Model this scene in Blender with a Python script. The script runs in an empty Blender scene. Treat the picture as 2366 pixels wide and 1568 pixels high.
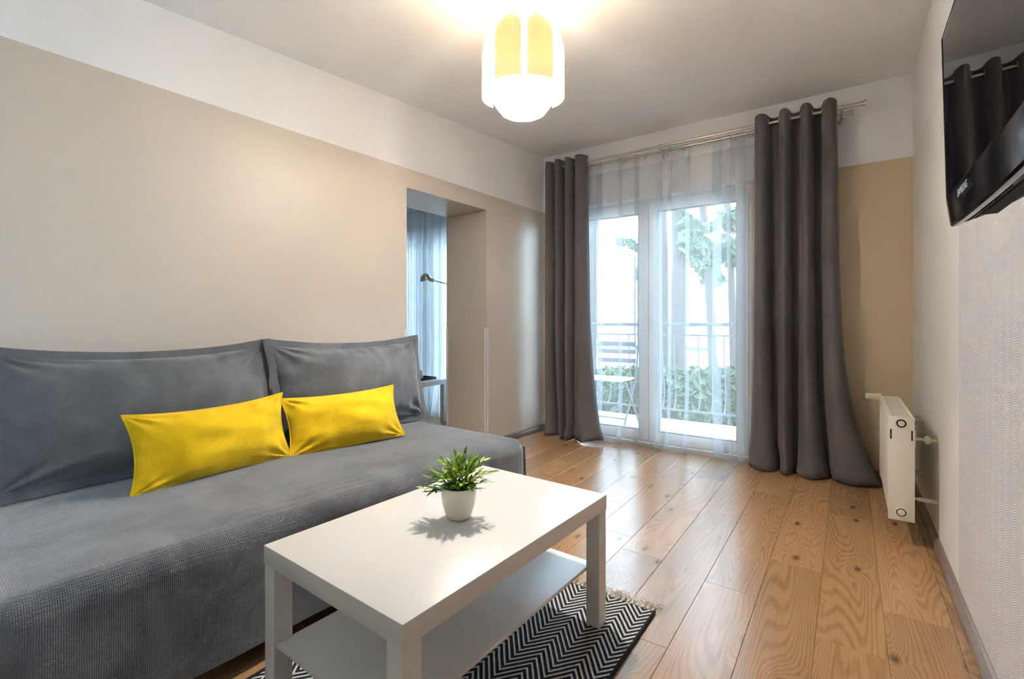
import bpy, bmesh, math, random
from mathutils import Vector, Matrix, noise as mnoise

random.seed(7)
scene = bpy.context.scene
COL = scene.collection
PI = math.pi

# ------------------------------------------------------------------ camera
cam_data = bpy.data.cameras.new('camera')
cam = bpy.data.objects.new('camera', cam_data)
COL.objects.link(cam)
cam.location = (0, 0, 1.045)
cam.rotation_euler = (PI / 2, 0, math.radians(35.04))
cam_data.sensor_width = 36.0
cam_data.lens = 1108.0 / 2366.0 * 36.0
cam_data.shift_y = -39.0 / 2366.0
cam_data.clip_start = 0.02
scene.camera = cam

# ------------------------------------------------------------------ sky (overcast daylight)
world = bpy.data.worlds.new('sky')
scene.world = world
world.use_nodes = True
bg = world.node_tree.nodes['Background']
bg.inputs[0].default_value = (0.64, 0.83, 1.0, 1)
bg.inputs[1].default_value = 10.0

# daylight portals in the two window openings (guide sampling only, they give off no light of their own)
def portal(x0, x1, z0, z1, y, rx=-PI / 2):
    ld = bpy.data.lights.new('window_portal', 'AREA')
    ld.shape = 'RECTANGLE'; ld.size = x1 - x0; ld.size_y = z1 - z0
    ld.cycles.is_portal = True
    o = bpy.data.objects.new('window_portal', ld); COL.objects.link(o)
    o.location = ((x0 + x1) / 2, y, (z0 + z1) / 2)
    o.rotation_euler = (rx, 0, 0)
portal(-2.425, -0.60, 0, 2.10, 4.28)
W_FILL = (-1.95, -0.65, 0.95, 2.25)      # unseen side window added for cool fill light: y0, y1, z0, z1
ld = bpy.data.lights.new('window_portal', 'AREA'); ld.shape = 'RECTANGLE'; ld.size = W_FILL[3] - W_FILL[2]; ld.size_y = W_FILL[1] - W_FILL[0]
ld.cycles.is_portal = True
po = bpy.data.objects.new('window_portal', ld); COL.objects.link(po)
po.location = (0.342 + 0.22, (W_FILL[0] + W_FILL[1]) / 2, (W_FILL[2] + W_FILL[3]) / 2); po.rotation_euler = (0, PI / 2, 0)
portal(-5.0, -3.02, 0, 2.10, 4.28)
BULB_STRENGTH = 2000.0

# ------------------------------------------------------------------ colour management
vs = scene.view_settings
vs.view_transform = 'Standard'; vs.look = 'None'; vs.gamma = 1.0; vs.exposure = 0.88
vs.use_curve_mapping = False
scene.cycles.use_denoising = True
scene.cycles.use_light_tree = False
scene.cycles.max_bounces = 8
scene.cycles.diffuse_bounces = 6
scene.cycles.glossy_bounces = 3
scene.cycles.transparent_max_bounces = 20
scene.cycles.use_adaptive_sampling = True
scene.cycles.adaptive_threshold = 0.03
scene.cycles.sample_clamp_indirect = 40.0
scene.cycles.caustics_reflective = False
scene.cycles.caustics_refractive = False

# ------------------------------------------------------------------ materials
def new_mat(name):
    m = bpy.data.materials.new(name); m.use_nodes = True
    nt = m.node_tree
    return m, nt, nt.nodes['Principled BSDF']

def N(nt, kind, **kw):
    n = nt.nodes.new(kind)
    for k, v in kw.items(): setattr(n, k, v)
    return n

def math_n(nt, op, a=None, b=None, c=None):
    n = nt.nodes.new('ShaderNodeMath'); n.operation = op
    for i, v in enumerate((a, b, c)):
        if v is None: continue
        if isinstance(v, (int, float)): n.inputs[i].default_value = v
        else: nt.links.new(v, n.inputs[i])
    return n.outputs[0]

def mixc(nt, fac, a, b, blend='MIX'):
    n = nt.nodes.new('ShaderNodeMix'); n.data_type = 'RGBA'; n.blend_type = blend
    for s, v in ((n.inputs[0], fac), (n.inputs[6], a), (n.inputs[7], b)):
        if isinstance(v, (int, float)): s.default_value = v
        elif isinstance(v, tuple): s.default_value = (*v[:3], 1)
        else: nt.links.new(v, s)
    return n.outputs[2]

def bump(nt, bsdf, height, strength=0.2, dist=0.002):
    b = nt.nodes.new('ShaderNodeBump')
    b.inputs['Strength'].default_value = strength
    b.inputs['Distance'].default_value = dist
    nt.links.new(height, b.inputs['Height'])
    nt.links.new(b.outputs[0], bsdf.inputs['Normal'])

def noise_n(nt, vec, scale=5, detail=3, rough=0.5, dist=0.0):
    n = nt.nodes.new('ShaderNodeTexNoise')
    n.inputs['Scale'].default_value = scale; n.inputs['Detail'].default_value = detail
    n.inputs['Roughness'].default_value = rough; n.inputs['Distortion'].default_value = dist
    if vec is not None: nt.links.new(vec, n.inputs['Vector'])
    return n

def obj_co(nt, scale=None, which='Object'):
    tc = nt.nodes.new('ShaderNodeTexCoord')
    if scale is None: return tc.outputs[which]
    mp = nt.nodes.new('ShaderNodeMapping'); mp.inputs['Scale'].default_value = scale
    nt.links.new(tc.outputs[which], mp.inputs['Vector'])
    return mp.outputs[0]

def simple(name, col, rough=0.5, metal=0.0, spec=0.5, mottled=0.0, mscale=8, grain=0.0, gscale=400):
    m, nt, b = new_mat(name)
    b.inputs['Base Color'].default_value = (*col, 1)
    b.inputs['Roughness'].default_value = rough
    b.inputs['Metallic'].default_value = metal
    b.inputs['Specular IOR Level'].default_value = spec
    if mottled:
        n = noise_n(nt, obj_co(nt), mscale, 4)
        f = math_n(nt, 'MULTIPLY_ADD', n.outputs[0], 2 * mottled, 1 - mottled)
        mul = N(nt, 'ShaderNodeVectorMath', operation='SCALE')
        mul.inputs[0].default_value = col; nt.links.new(f, mul.inputs['Scale'])
        nt.links.new(mul.outputs[0], b.inputs['Base Color'])
    if grain:
        n = noise_n(nt, obj_co(nt), gscale, 2)
        bump(nt, b, n.outputs[0], grain, 0.001)
    return m

WHITE = (0.84, 0.84, 0.86)
BEIGE = (0.60, 0.53, 0.462)
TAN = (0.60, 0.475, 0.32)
PAINT_Z = 2.118

def paint_mat(name, low, high, rough=0.5, spec=0.35):
    m, nt, b = new_mat(name)
    geo = N(nt, 'ShaderNodeNewGeometry')
    sep = N(nt, 'ShaderNodeSeparateXYZ'); nt.links.new(geo.outputs['Position'], sep.inputs[0])
    f = math_n(nt, 'GREATER_THAN', sep.outputs[2], PAINT_Z)
    nt.links.new(mixc(nt, f, low, high), b.inputs['Base Color'])
    b.inputs['Roughness'].default_value = rough
    b.inputs['Specular IOR Level'].default_value = spec
    n = noise_n(nt, geo.outputs['Position'], 160, 3)
    bump(nt, b, n.outputs[0], 0.08, 0.0015)
    return m

M = {}
M['beige_wall'] = paint_mat('two_tone_wall_paint', BEIGE, WHITE, 0.42, 0.45)
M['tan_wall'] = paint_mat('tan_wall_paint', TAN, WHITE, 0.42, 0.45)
M['white_wall'] = paint_mat('white_wall_paint', (0.78, 0.77, 0.75), WHITE, 0.55)
M['ceiling'] = simple('ceiling_paint', (0.93, 0.93, 0.94), 0.85, spec=0.2, grain=0.05, gscale=120)
M['white_lacquer'] = simple('white_lacquer', (0.70, 0.69, 0.675), 0.34, spec=0.5, mottled=0.015)
M['pvc'] = simple('white_pvc', (0.82, 0.83, 0.84), 0.35, mottled=0.01)
M['rad_white'] = simple('radiator_enamel', (0.80, 0.76, 0.68), 0.38, mottled=0.02)
M['cream_plastic'] = simple('cream_plastic', (0.74, 0.68, 0.54), 0.4, mottled=0.02)
M['steel'] = simple('brushed_steel', (0.62, 0.57, 0.51), 0.32, metal=1.0, mottled=0.04)
M['chrome'] = simple('chrome', (0.72, 0.72, 0.72), 0.18, metal=1.0, mottled=0.02)
M['black_gloss'] = simple('black_gloss_plastic', (0.006, 0.006, 0.008), 0.06, spec=0.5, mottled=0.1)
M['screen_glass'] = simple('screen_glass', (0.004, 0.004, 0.006), 0.015, spec=0.65, mottled=0.05)
M['black_matt'] = simple('black_matt_plastic', (0.035, 0.033, 0.032), 0.45, mottled=0.1)
M['hole_shadow'] = simple('painted_hole_shadow', (0.008, 0.008, 0.008), 0.8, mottled=0.1)  # solid near-black colour painted in for the shadow inside openings
M['grey_print'] = simple('silver_print', (0.55, 0.55, 0.58), 0.35, metal=0.4, mottled=0.05)
M['soil'] = simple('dark_soil', (0.012, 0.010, 0.008), 0.95, mottled=0.4, mscale=80, grain=0.6, gscale=250)
M['ceramic'] = simple('cream_ceramic', (0.78, 0.74, 0.63), 0.16, spec=0.6, mottled=0.02)
M['tray'] = simple('black_tray', (0.012, 0.012, 0.014), 0.35, mottled=0.1)
M['cord'] = simple('white_cord', (0.8, 0.78, 0.74), 0.5, mottled=0.03)
M['dark_wood'] = simple('dark_leg_wood', (0.05, 0.035, 0.025), 0.5, mottled=0.2)

# wallpaper with fine embossed wavy ribs
def wallpaper():
    m, nt, b = new_mat('embossed_wallpaper')
    tc = obj_co(nt)
    sep = N(nt, 'ShaderNodeSeparateXYZ'); nt.links.new(tc, sep.inputs[0])
    y, z = sep.outputs[1], sep.outputs[2]
    tri = math_n(nt, 'PINGPONG', y, 0.035)
    sq = math_n(nt, 'MULTIPLY', math_n(nt, 'POWER', math_n(nt, 'MULTIPLY', tri, 28.0), 2.0), 0.014)
    ph = math_n(nt, 'MULTIPLY', math_n(nt, 'ADD', z, sq), 2 * PI / 0.0065)
    s = math_n(nt, 'SINE', ph)
    n = noise_n(nt, tc, 30, 4)
    col = mixc(nt, math_n(nt, 'MULTIPLY_ADD', s, 0.10, 0.5), (0.56, 0.53, 0.53), (0.70, 0.67, 0.67))
    col = mixc(nt, math_n(nt, 'MULTIPLY', n.outputs[0], 0.25), col, (0.58, 0.55, 0.54))
    nt.links.new(col, b.inputs['Base Color'])
    b.inputs['Roughness'].default_value = 0.6
    bump(nt, b, s, 0.35, 0.0012)
    return m
M['wallpaper'] = wallpaper()

# oak laminate
def oak(name, light, dark, rough=0.3, knots=True, lines=0.62):
    m, nt, b = new_mat(name)
    tc = obj_co(nt)
    info = N(nt, 'ShaderNodeObjectInfo')
    rnd = info.outputs['Random']
    comb = N(nt, 'ShaderNodeCombineXYZ')
    nt.links.new(math_n(nt, 'MULTIPLY', rnd, 37.0), comb.inputs[0])
    nt.links.new(math_n(nt, 'MULTIPLY', rnd, 91.0), comb.inputs[1])
    nt.links.new(math_n(nt, 'MULTIPLY', rnd, 13.0), comb.inputs[2])
    add = N(nt, 'ShaderNodeVectorMath', operation='ADD')
    nt.links.new(tc, add.inputs[0]); nt.links.new(comb.outputs[0], add.inputs[1])
    p = add.outputs[0]
    def mapped(scale):
        mp = N(nt, 'ShaderNodeMapping'); mp.inputs['Scale'].default_value = scale
        nt.links.new(p, mp.inputs['Vector']); return mp.outputs[0]
    big = noise_n(nt, mapped((3.4, 0.46, 1.0)), 1.0, 1.8, 0.5, 0.4)
    sx_ = N(nt, 'ShaderNodeSeparateXYZ'); nt.links.new(p, sx_.inputs[0])
    field = math_n(nt, 'ADD', big.outputs[0], math_n(nt, 'MULTIPLY', sx_.outputs[0], 0.75))
    kmask = None
    if knots:
        vo = N(nt, 'ShaderNodeTexVoronoi', voronoi_dimensions='2D')
        vo.inputs['Scale'].default_value = 1.0
        nt.links.new(mapped((5.2, 2.3, 1.0)), vo.inputs['Vector'])
        sepc = N(nt, 'ShaderNodeSeparateColor'); nt.links.new(vo.outputs['Color'], sepc.inputs[0])
        gate = math_n(nt, 'GREATER_THAN', sepc.outputs[0], 0.55)
        d = vo.outputs['Distance']
        wobble = noise_n(nt, mapped((40, 14, 1)), 1.0, 2.0)
        d = math_n(nt, 'ADD', d, math_n(nt, 'MULTIPLY_ADD', wobble.outputs[0], 0.07, -0.035))
        bumpf = math_n(nt, 'POWER', 2.718, math_n(nt, 'MULTIPLY', math_n(nt, 'MULTIPLY', d, d), -22.0))
        field = math_n(nt, 'ADD', field, math_n(nt, 'MULTIPLY', math_n(nt, 'MULTIPLY', bumpf, gate), 0.10))
        ring = math_n(nt, 'POWER', 2.718, math_n(nt, 'MULTIPLY', math_n(nt, 'MULTIPLY', d, d), -300.0))
        kmask = math_n(nt, 'MULTIPLY', ring, gate)
    fine_w = noise_n(nt, mapped((60, 5, 1)), 1.0, 2.0)
    field2 = math_n(nt, 'ADD', field, math_n(nt, 'MULTIPLY', fine_w.outputs[0], 0.011))
    s = math_n(nt, 'SINE', math_n(nt, 'MULTIPLY', field2, 290.0))
    ramp = N(nt, 'ShaderNodeValToRGB')
    ramp.color_ramp.elements[0].position = 0.05; ramp.color_ramp.elements[0].color = (1, 1, 1, 1)
    ramp.color_ramp.elements[1].position = 0.62; ramp.color_ramp.elements[1].color = (0, 0, 0, 1)
    nt.links.new(math_n(nt, 'MULTIPLY_ADD', s, 0.5, 0.5), ramp.inputs[0])
    streak = noise_n(nt, mapped((210, 4, 1)), 1.0, 3.0, 0.6)
    tone = noise_n(nt, mapped((9, 1.6, 1)), 1.0, 3.0)
    fac = math_n(nt, 'MULTIPLY', ramp.outputs[0], lines)
    fac = math_n(nt, 'MULTIPLY', fac, math_n(nt, 'MULTIPLY_ADD', tone.outputs[0], 1.3, 0.0))
    fac = math_n(nt, 'ADD', fac, math_n(nt, 'MULTIPLY_ADD', streak.outputs[0], 0.9, -0.38))
    col = mixc(nt, fac, light, dark)
    mid = tuple(0.5 * (a + c) for a, c in zip(light, dark))
    col = mixc(nt, math_n(nt, 'MULTIPLY', tone.outputs[0], 0.55), col, mid)
    if kmask is not None:
        col = mixc(nt, math_n(nt, 'MULTIPLY', kmask, 0.85), col, tuple(c * 0.28 for c in dark))
    bri = math_n(nt, 'MULTIPLY_ADD', rnd, 0.34, 0.83)
    sc = N(nt, 'ShaderNodeVectorMath', operation='SCALE')
    nt.links.new(col, sc.inputs[0]); nt.links.new(bri, sc.inputs['Scale'])
    nt.links.new(sc.outputs[0], b.inputs['Base Color'])
    b.inputs['Roughness'].default_value = rough
    b.inputs['Specular IOR Level'].default_value = 0.75
    bump(nt, b, math_n(nt, 'ADD', math_n(nt, 'MULTIPLY', ramp.outputs[0], -0.6), streak.outputs[0]), 0.12, 0.0006)
    return m
M['oak'] = oak('oak_laminate', (0.455, 0.258, 0.115), (0.18, 0.090, 0.036), 0.25)
M['base_wood'] = oak('greyed_brown_skirting', (0.23, 0.165, 0.125), (0.12, 0.082, 0.06), 0.4, knots=False, lines=0.5)
M['deck'] = oak('pale_deck_board', (0.62, 0.60, 0.58), (0.45, 0.43, 0.41), 0.6, knots=False, lines=0.4)

# fabrics
def fabric(name, col, col2, weave=0.0042, wstr=0.5, mott=0.5, mscale=7.0, sheen=0.3, rough=0.9, weave_mix=0.6):
    m, nt, b = new_mat(name)
    tc = obj_co(nt)
    sep = N(nt, 'ShaderNodeSeparateXYZ'); nt.links.new(tc, sep.inputs[0])
    k = 2 * PI / weave
    jit = noise_n(nt, tc, 60.0, 2)
    jv = math_n(nt, 'MULTIPLY_ADD', jit.outputs[0], 2.6 + 0.0, 0.0)
    fine = noise_n(nt, tc, 0.9 / weave, 2)
    s = None
    for i in range(3):
        si = math_n(nt, 'SINE', math_n(nt, 'ADD', math_n(nt, 'MULTIPLY', sep.outputs[i], k), jv))
        s = si if s is None else math_n(nt, 'ADD', s, si)
    s = math_n(nt, 'ADD', math_n(nt, 'MULTIPLY', s, weave_mix), math_n(nt, 'MULTIPLY_ADD', fine.outputs[0], 6.0 * (1 - weave_mix), -3.0 * (1 - weave_mix)))
    n1 = noise_n(nt, tc, mscale, 5, 0.6, 0.6)
    ramp = N(nt, 'ShaderNodeValToRGB')
    ramp.color_ramp.elements[0].position = 0.36; ramp.color_ramp.elements[1].position = 0.66
    nt.links.new(n1.outputs[0], ramp.inputs[0])
    c = mixc(nt, math_n(nt, 'MULTIPLY', ramp.outputs[0], mott), col, col2)
    c = mixc(nt, math_n(nt, 'MULTIPLY_ADD', s, 0.06, 0.12), c, tuple(x * 0.35 for x in col))
    nt.links.new(c, b.inputs['Base Color'])
    b.inputs['Roughness'].default_value = rough
    b.inputs['Specular IOR Level'].default_value = 0.15
    b.inputs['Sheen Weight'].default_value = sheen
    b.inputs['Sheen Roughness'].default_value = 0.4
    bump(nt, b, s, wstr, 0.0012)
    return m
M['sofa_fabric'] = fabric('grey_waffle_velour', (0.105, 0.109, 0.118), (0.23, 0.232, 0.24), 0.0046, 0.55, 0.8, 5.0, 0.8)
M['cushion_fabric'] = fabric('grey_cushion_velour', (0.115, 0.119, 0.128), (0.185, 0.188, 0.195), 0.0046, 0.45, 0.7, 6.0, 0.35, weave_mix=0.25)
M['yellow'] = fabric('mustard_yellow_velour', (0.78, 0.50, 0.010), (0.86, 0.60, 0.02), 0.0036, 0.35, 0.6, 9.0, 0.2, weave_mix=0.15)
M['curtain'] = fabric('charcoal_curtain', (0.15, 0.136, 0.142), (0.175, 0.158, 0.165), 0.0022, 0.2, 0.5, 3.0, 0.2, weave_mix=0.0)

def sheer_mat(name, alpha=0.42, transl=0.27):
    m = bpy.data.materials.new(name); m.use_nodes = True
    nt = m.node_tree; nt.nodes.clear()
    out = N(nt, 'ShaderNodeOutputMaterial')
    tr = N(nt, 'ShaderNodeBsdfTransparent'); tr.inputs[0].default_value = (0.97, 0.985, 1, 1)
    df = N(nt, 'ShaderNodeBsdfDiffuse'); df.inputs[0].default_value = (0.94, 0.965, 0.985, 1)
    tl = N(nt, 'ShaderNodeBsdfTranslucent'); tl.inputs[0].default_value = (0.93, 0.965, 0.99, 1)
    m1 = N(nt, 'ShaderNodeMixShader'); m1.inputs[0].default_value = transl
    nt.links.new(df.outputs[0], m1.inputs[1]); nt.links.new(tl.outputs[0], m1.inputs[2])
    m2 = N(nt, 'ShaderNodeMixShader')
    n = noise_n(nt, obj_co(nt, (1, 1, 0.12)), 220, 2)
    f = math_n(nt, 'MULTIPLY_ADD', n.outputs[0], 0.02, alpha - 0.01)
    nt.links.new(f, m2.inputs[0])
    nt.links.new(tr.outputs[0], m2.inputs[1]); nt.links.new(m1.outputs[0], m2.inputs[2])
    nt.links.new(m2.outputs[0], out.inputs[0])
    return m
M['sheer'] = sheer_mat('white_voile', 0.185)
M['sheer_hem'] = sheer_mat('white_voile_hem', 0.235)
M['sheer2'] = sheer_mat('white_voile_dense', 0.40, 0.5)

def glass_mat():
    m = bpy.data.materials.new('window_glass'); m.use_nodes = True
    nt = m.node_tree; nt.nodes.clear()
    out = N(nt, 'ShaderNodeOutputMaterial')
    tr = N(nt, 'ShaderNodeBsdfTransparent'); tr.inputs[0].default_value = (0.95, 0.97, 0.97, 1)
    gl = N(nt, 'ShaderNodeBsdfGlossy'); gl.inputs['Roughness'].default_value = 0.0
    fr = N(nt, 'ShaderNodeFresnel'); fr.inputs[0].default_value = 1.45
    mx = N(nt, 'ShaderNodeMixShader')
    n = noise_n(nt, obj_co(nt), 3, 1)
    nt.links.new(math_n(nt, 'MULTIPLY', fr.outputs[0], math_n(nt, 'MULTIPLY_ADD', n.outputs[0], 0.1, 0.95)), mx.inputs[0])
    nt.links.new(tr.outputs[0], mx.inputs[1]); nt.links.new(gl.outputs[0], mx.inputs[2])
    nt.links.new(mx.outputs[0], out.inputs[0])
    return m
M['glass'] = glass_mat()

def shade_mat(name, col, transp, transl):
    m = bpy.data.materials.new(name); m.use_nodes = True
    nt = m.node_tree; nt.nodes.clear()
    out = N(nt, 'ShaderNodeOutputMaterial')
    tr = N(nt, 'ShaderNodeBsdfTransparent'); tr.inputs[0].default_value = (1, 0.95, 0.86, 1)
    df = N(nt, 'ShaderNodeBsdfDiffuse')
    tl = N(nt, 'ShaderNodeBsdfTranslucent')
    n = noise_n(nt, obj_co(nt), 20, 2)
    c = mixc(nt, math_n(nt, 'MULTIPLY', n.outputs[0], 0.1), col, tuple(x * 0.9 for x in col))
    nt.links.new(c, df.inputs[0]); nt.links.new(c, tl.inputs[0])
    a = N(nt, 'ShaderNodeMixShader'); a.inputs[0].default_value = transl
    nt.links.new(df.outputs[0], a.inputs[1]); nt.links.new(tl.outputs[0], a.inputs[2])
    bmx = N(nt, 'ShaderNodeMixShader'); bmx.inputs[0].default_value = 1 - transp
    nt.links.new(tr.outputs[0], bmx.inputs[1]); nt.links.new(a.outputs[0], bmx.inputs[2])
    nt.links.new(bmx.outputs[0], out.inputs[0])
    return m
M['shade'] = shade_mat('lamp_shade_white', (0.95, 0.89, 0.79), 0.05, 0.20)
M['diffuser'] = shade_mat('lamp_diffuser_white', (0.95, 0.93, 0.90), 0.14, 0.15)
M['petal'] = shade_mat('lamp_petal_glow_tint', (0.90, 0.69, 0.41), 0.0, 0.026)  # amber base colour carries the bulb's warm light on white petals

def emit_mat(name, col, strength):
    m = bpy.data.materials.new(name); m.use_nodes = True
    nt = m.node_tree; nt.nodes.clear()
    out = N(nt, 'ShaderNodeOutputMaterial'); e = N(nt, 'ShaderNodeEmission')
    e.inputs[0].default_value = (*col, 1); e.inputs[1].default_value = strength
    nt.links.new(e.outputs[0], out.inputs[0])
    return m
M['bulb'] = emit_mat('glowing_bulb', (1.0, 0.985, 0.97), BULB_STRENGTH)

def leaf_mat():
    m, nt, b = new_mat('leaf_green')
    info = N(nt, 'ShaderNodeObjectInfo')
    r = info.outputs['Random']
    ramp = N(nt, 'ShaderNodeValToRGB')
    e = ramp.color_ramp.elements
    e[0].position = 0.0; e[0].color = (0.06, 0.16, 0.008, 1)
    e[1].position = 1.0; e[1].color = (0.52, 0.66, 0.07, 1)
    k = ramp.color_ramp.elements.new(0.55); k.color = (0.20, 0.38, 0.018, 1)
    nt.links.new(r, ramp.inputs[0])
    n = noise_n(nt, obj_co(nt, (200, 30, 1)), 1.0, 2)
    c = mixc(nt, math_n(nt, 'MULTIPLY', n.outputs[0], 0.4), ramp.outputs[0], (0.30, 0.42, 0.04))
    nt.links.new(c, b.inputs['Base Color'])
    b.inputs['Roughness'].default_value = 0.55
    b.inputs['Specular IOR Level'].default_value = 0.3
    return m
M['leaf'] = leaf_mat()
M['stem'] = simple('stem_green', (0.05, 0.13, 0.012), 0.5, mottled=0.2)

def rug_mat():
    m, nt, b = new_mat('chevron_rug_weave')
    tc = obj_co(nt)
    sep = N(nt, 'ShaderNodeSeparateXYZ'); nt.links.new(tc, sep.inputs[0])
    x, y = sep.outputs[0], sep.outputs[1]
    wn = noise_n(nt, tc, 5.0, 2)
    xw = math_n(nt, 'ADD', x, math_n(nt, 'MULTIPLY_ADD', wn.outputs[0], 0.012, -0.006))
    tri = math_n(nt, 'PINGPONG', math_n(nt, 'ADD', xw, 10.0), 0.0615)
    yy = math_n(nt, 'ADD', y, math_n(nt, 'MULTIPLY', tri, 1.27))
    tooth = math_n(nt, 'SINE', math_n(nt, 'MULTIPLY', x, 2 * PI / 0.0042))
    yy = math_n(nt, 'ADD', yy, math_n(nt, 'MULTIPLY', tooth, 0.0009))
    fr = math_n(nt, 'FRACT', math_n(nt, 'ADD', math_n(nt, 'DIVIDE', yy, 0.0262), 50.0))
    st = math_n(nt, 'GREATER_THAN', fr, 0.56)
    ns = noise_n(nt, tc, 260, 2)
    dk = mixc(nt, ns.outputs[0], (0.012, 0.016, 0.030), (0.035, 0.042, 0.065))
    lt = mixc(nt, ns.outputs[0], (0.62, 0.57, 0.48), (0.78, 0.73, 0.64))
    nt.links.new(mixc(nt, st, dk, lt), b.inputs['Base Color'])
    b.inputs['Roughness'].default_value = 0.95
    b.inputs['Specular IOR Level'].default_value = 0.1
    h = math_n(nt, 'ADD', math_n(nt, 'SINE', math_n(nt, 'MULTIPLY', fr, 4 * PI)), math_n(nt, 'MULTIPLY', tooth, 0.5))
    bump(nt, b, h, 0.7, 0.0015)
    return m
M['rug'] = rug_mat()
M['rug_edge'] = simple('navy_edge_yarn', (0.012, 0.016, 0.032), 0.95, mottled=0.3, mscale=90)
M['fringe'] = simple('cream_fringe_yarn', (0.72, 0.66, 0.55), 0.95, mottled=0.15, mscale=60)
# outdoors
M['out_white'] = simple('white_render', (0.80, 0.80, 0.79), 0.8, mottled=0.03)
M['out_window'] = simple('far_window_glass', (0.03, 0.035, 0.04), 0.5, mottled=0.1)
M['bark'] = simple('pine_bark', (0.055, 0.045, 0.040), 0.95, mottled=0.5, mscale=14, grain=0.8, gscale=30)
M['pine'] = simple('pine_needles', (0.05, 0.085, 0.045), 0.9, mottled=0.4, mscale=5)
M['hedge'] = simple('hedge_leaves', (0.045, 0.08, 0.03), 0.9, mottled=0.5, mscale=9)
M['railing'] = simple('grey_railing_paint', (0.09, 0.10, 0.12), 0.5, mottled=0.05)
M['white_slat'] = simple('white_garden_slat', (0.80, 0.80, 0.79), 0.5, mottled=0.02)
M['garden_metal'] = simple('grey_garden_metal', (0.08, 0.09, 0.11), 0.5, mottled=0.05)
M['ground'] = simple('pale_paving', (0.55, 0.54, 0.50), 0.9, mottled=0.15, mscale=2)

# ------------------------------------------------------------------ geometry helpers
def wloc(o):
    v = Vector((0, 0, 0))
    while o is not None:
        v += o.location; o = o.parent
    return v

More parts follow.
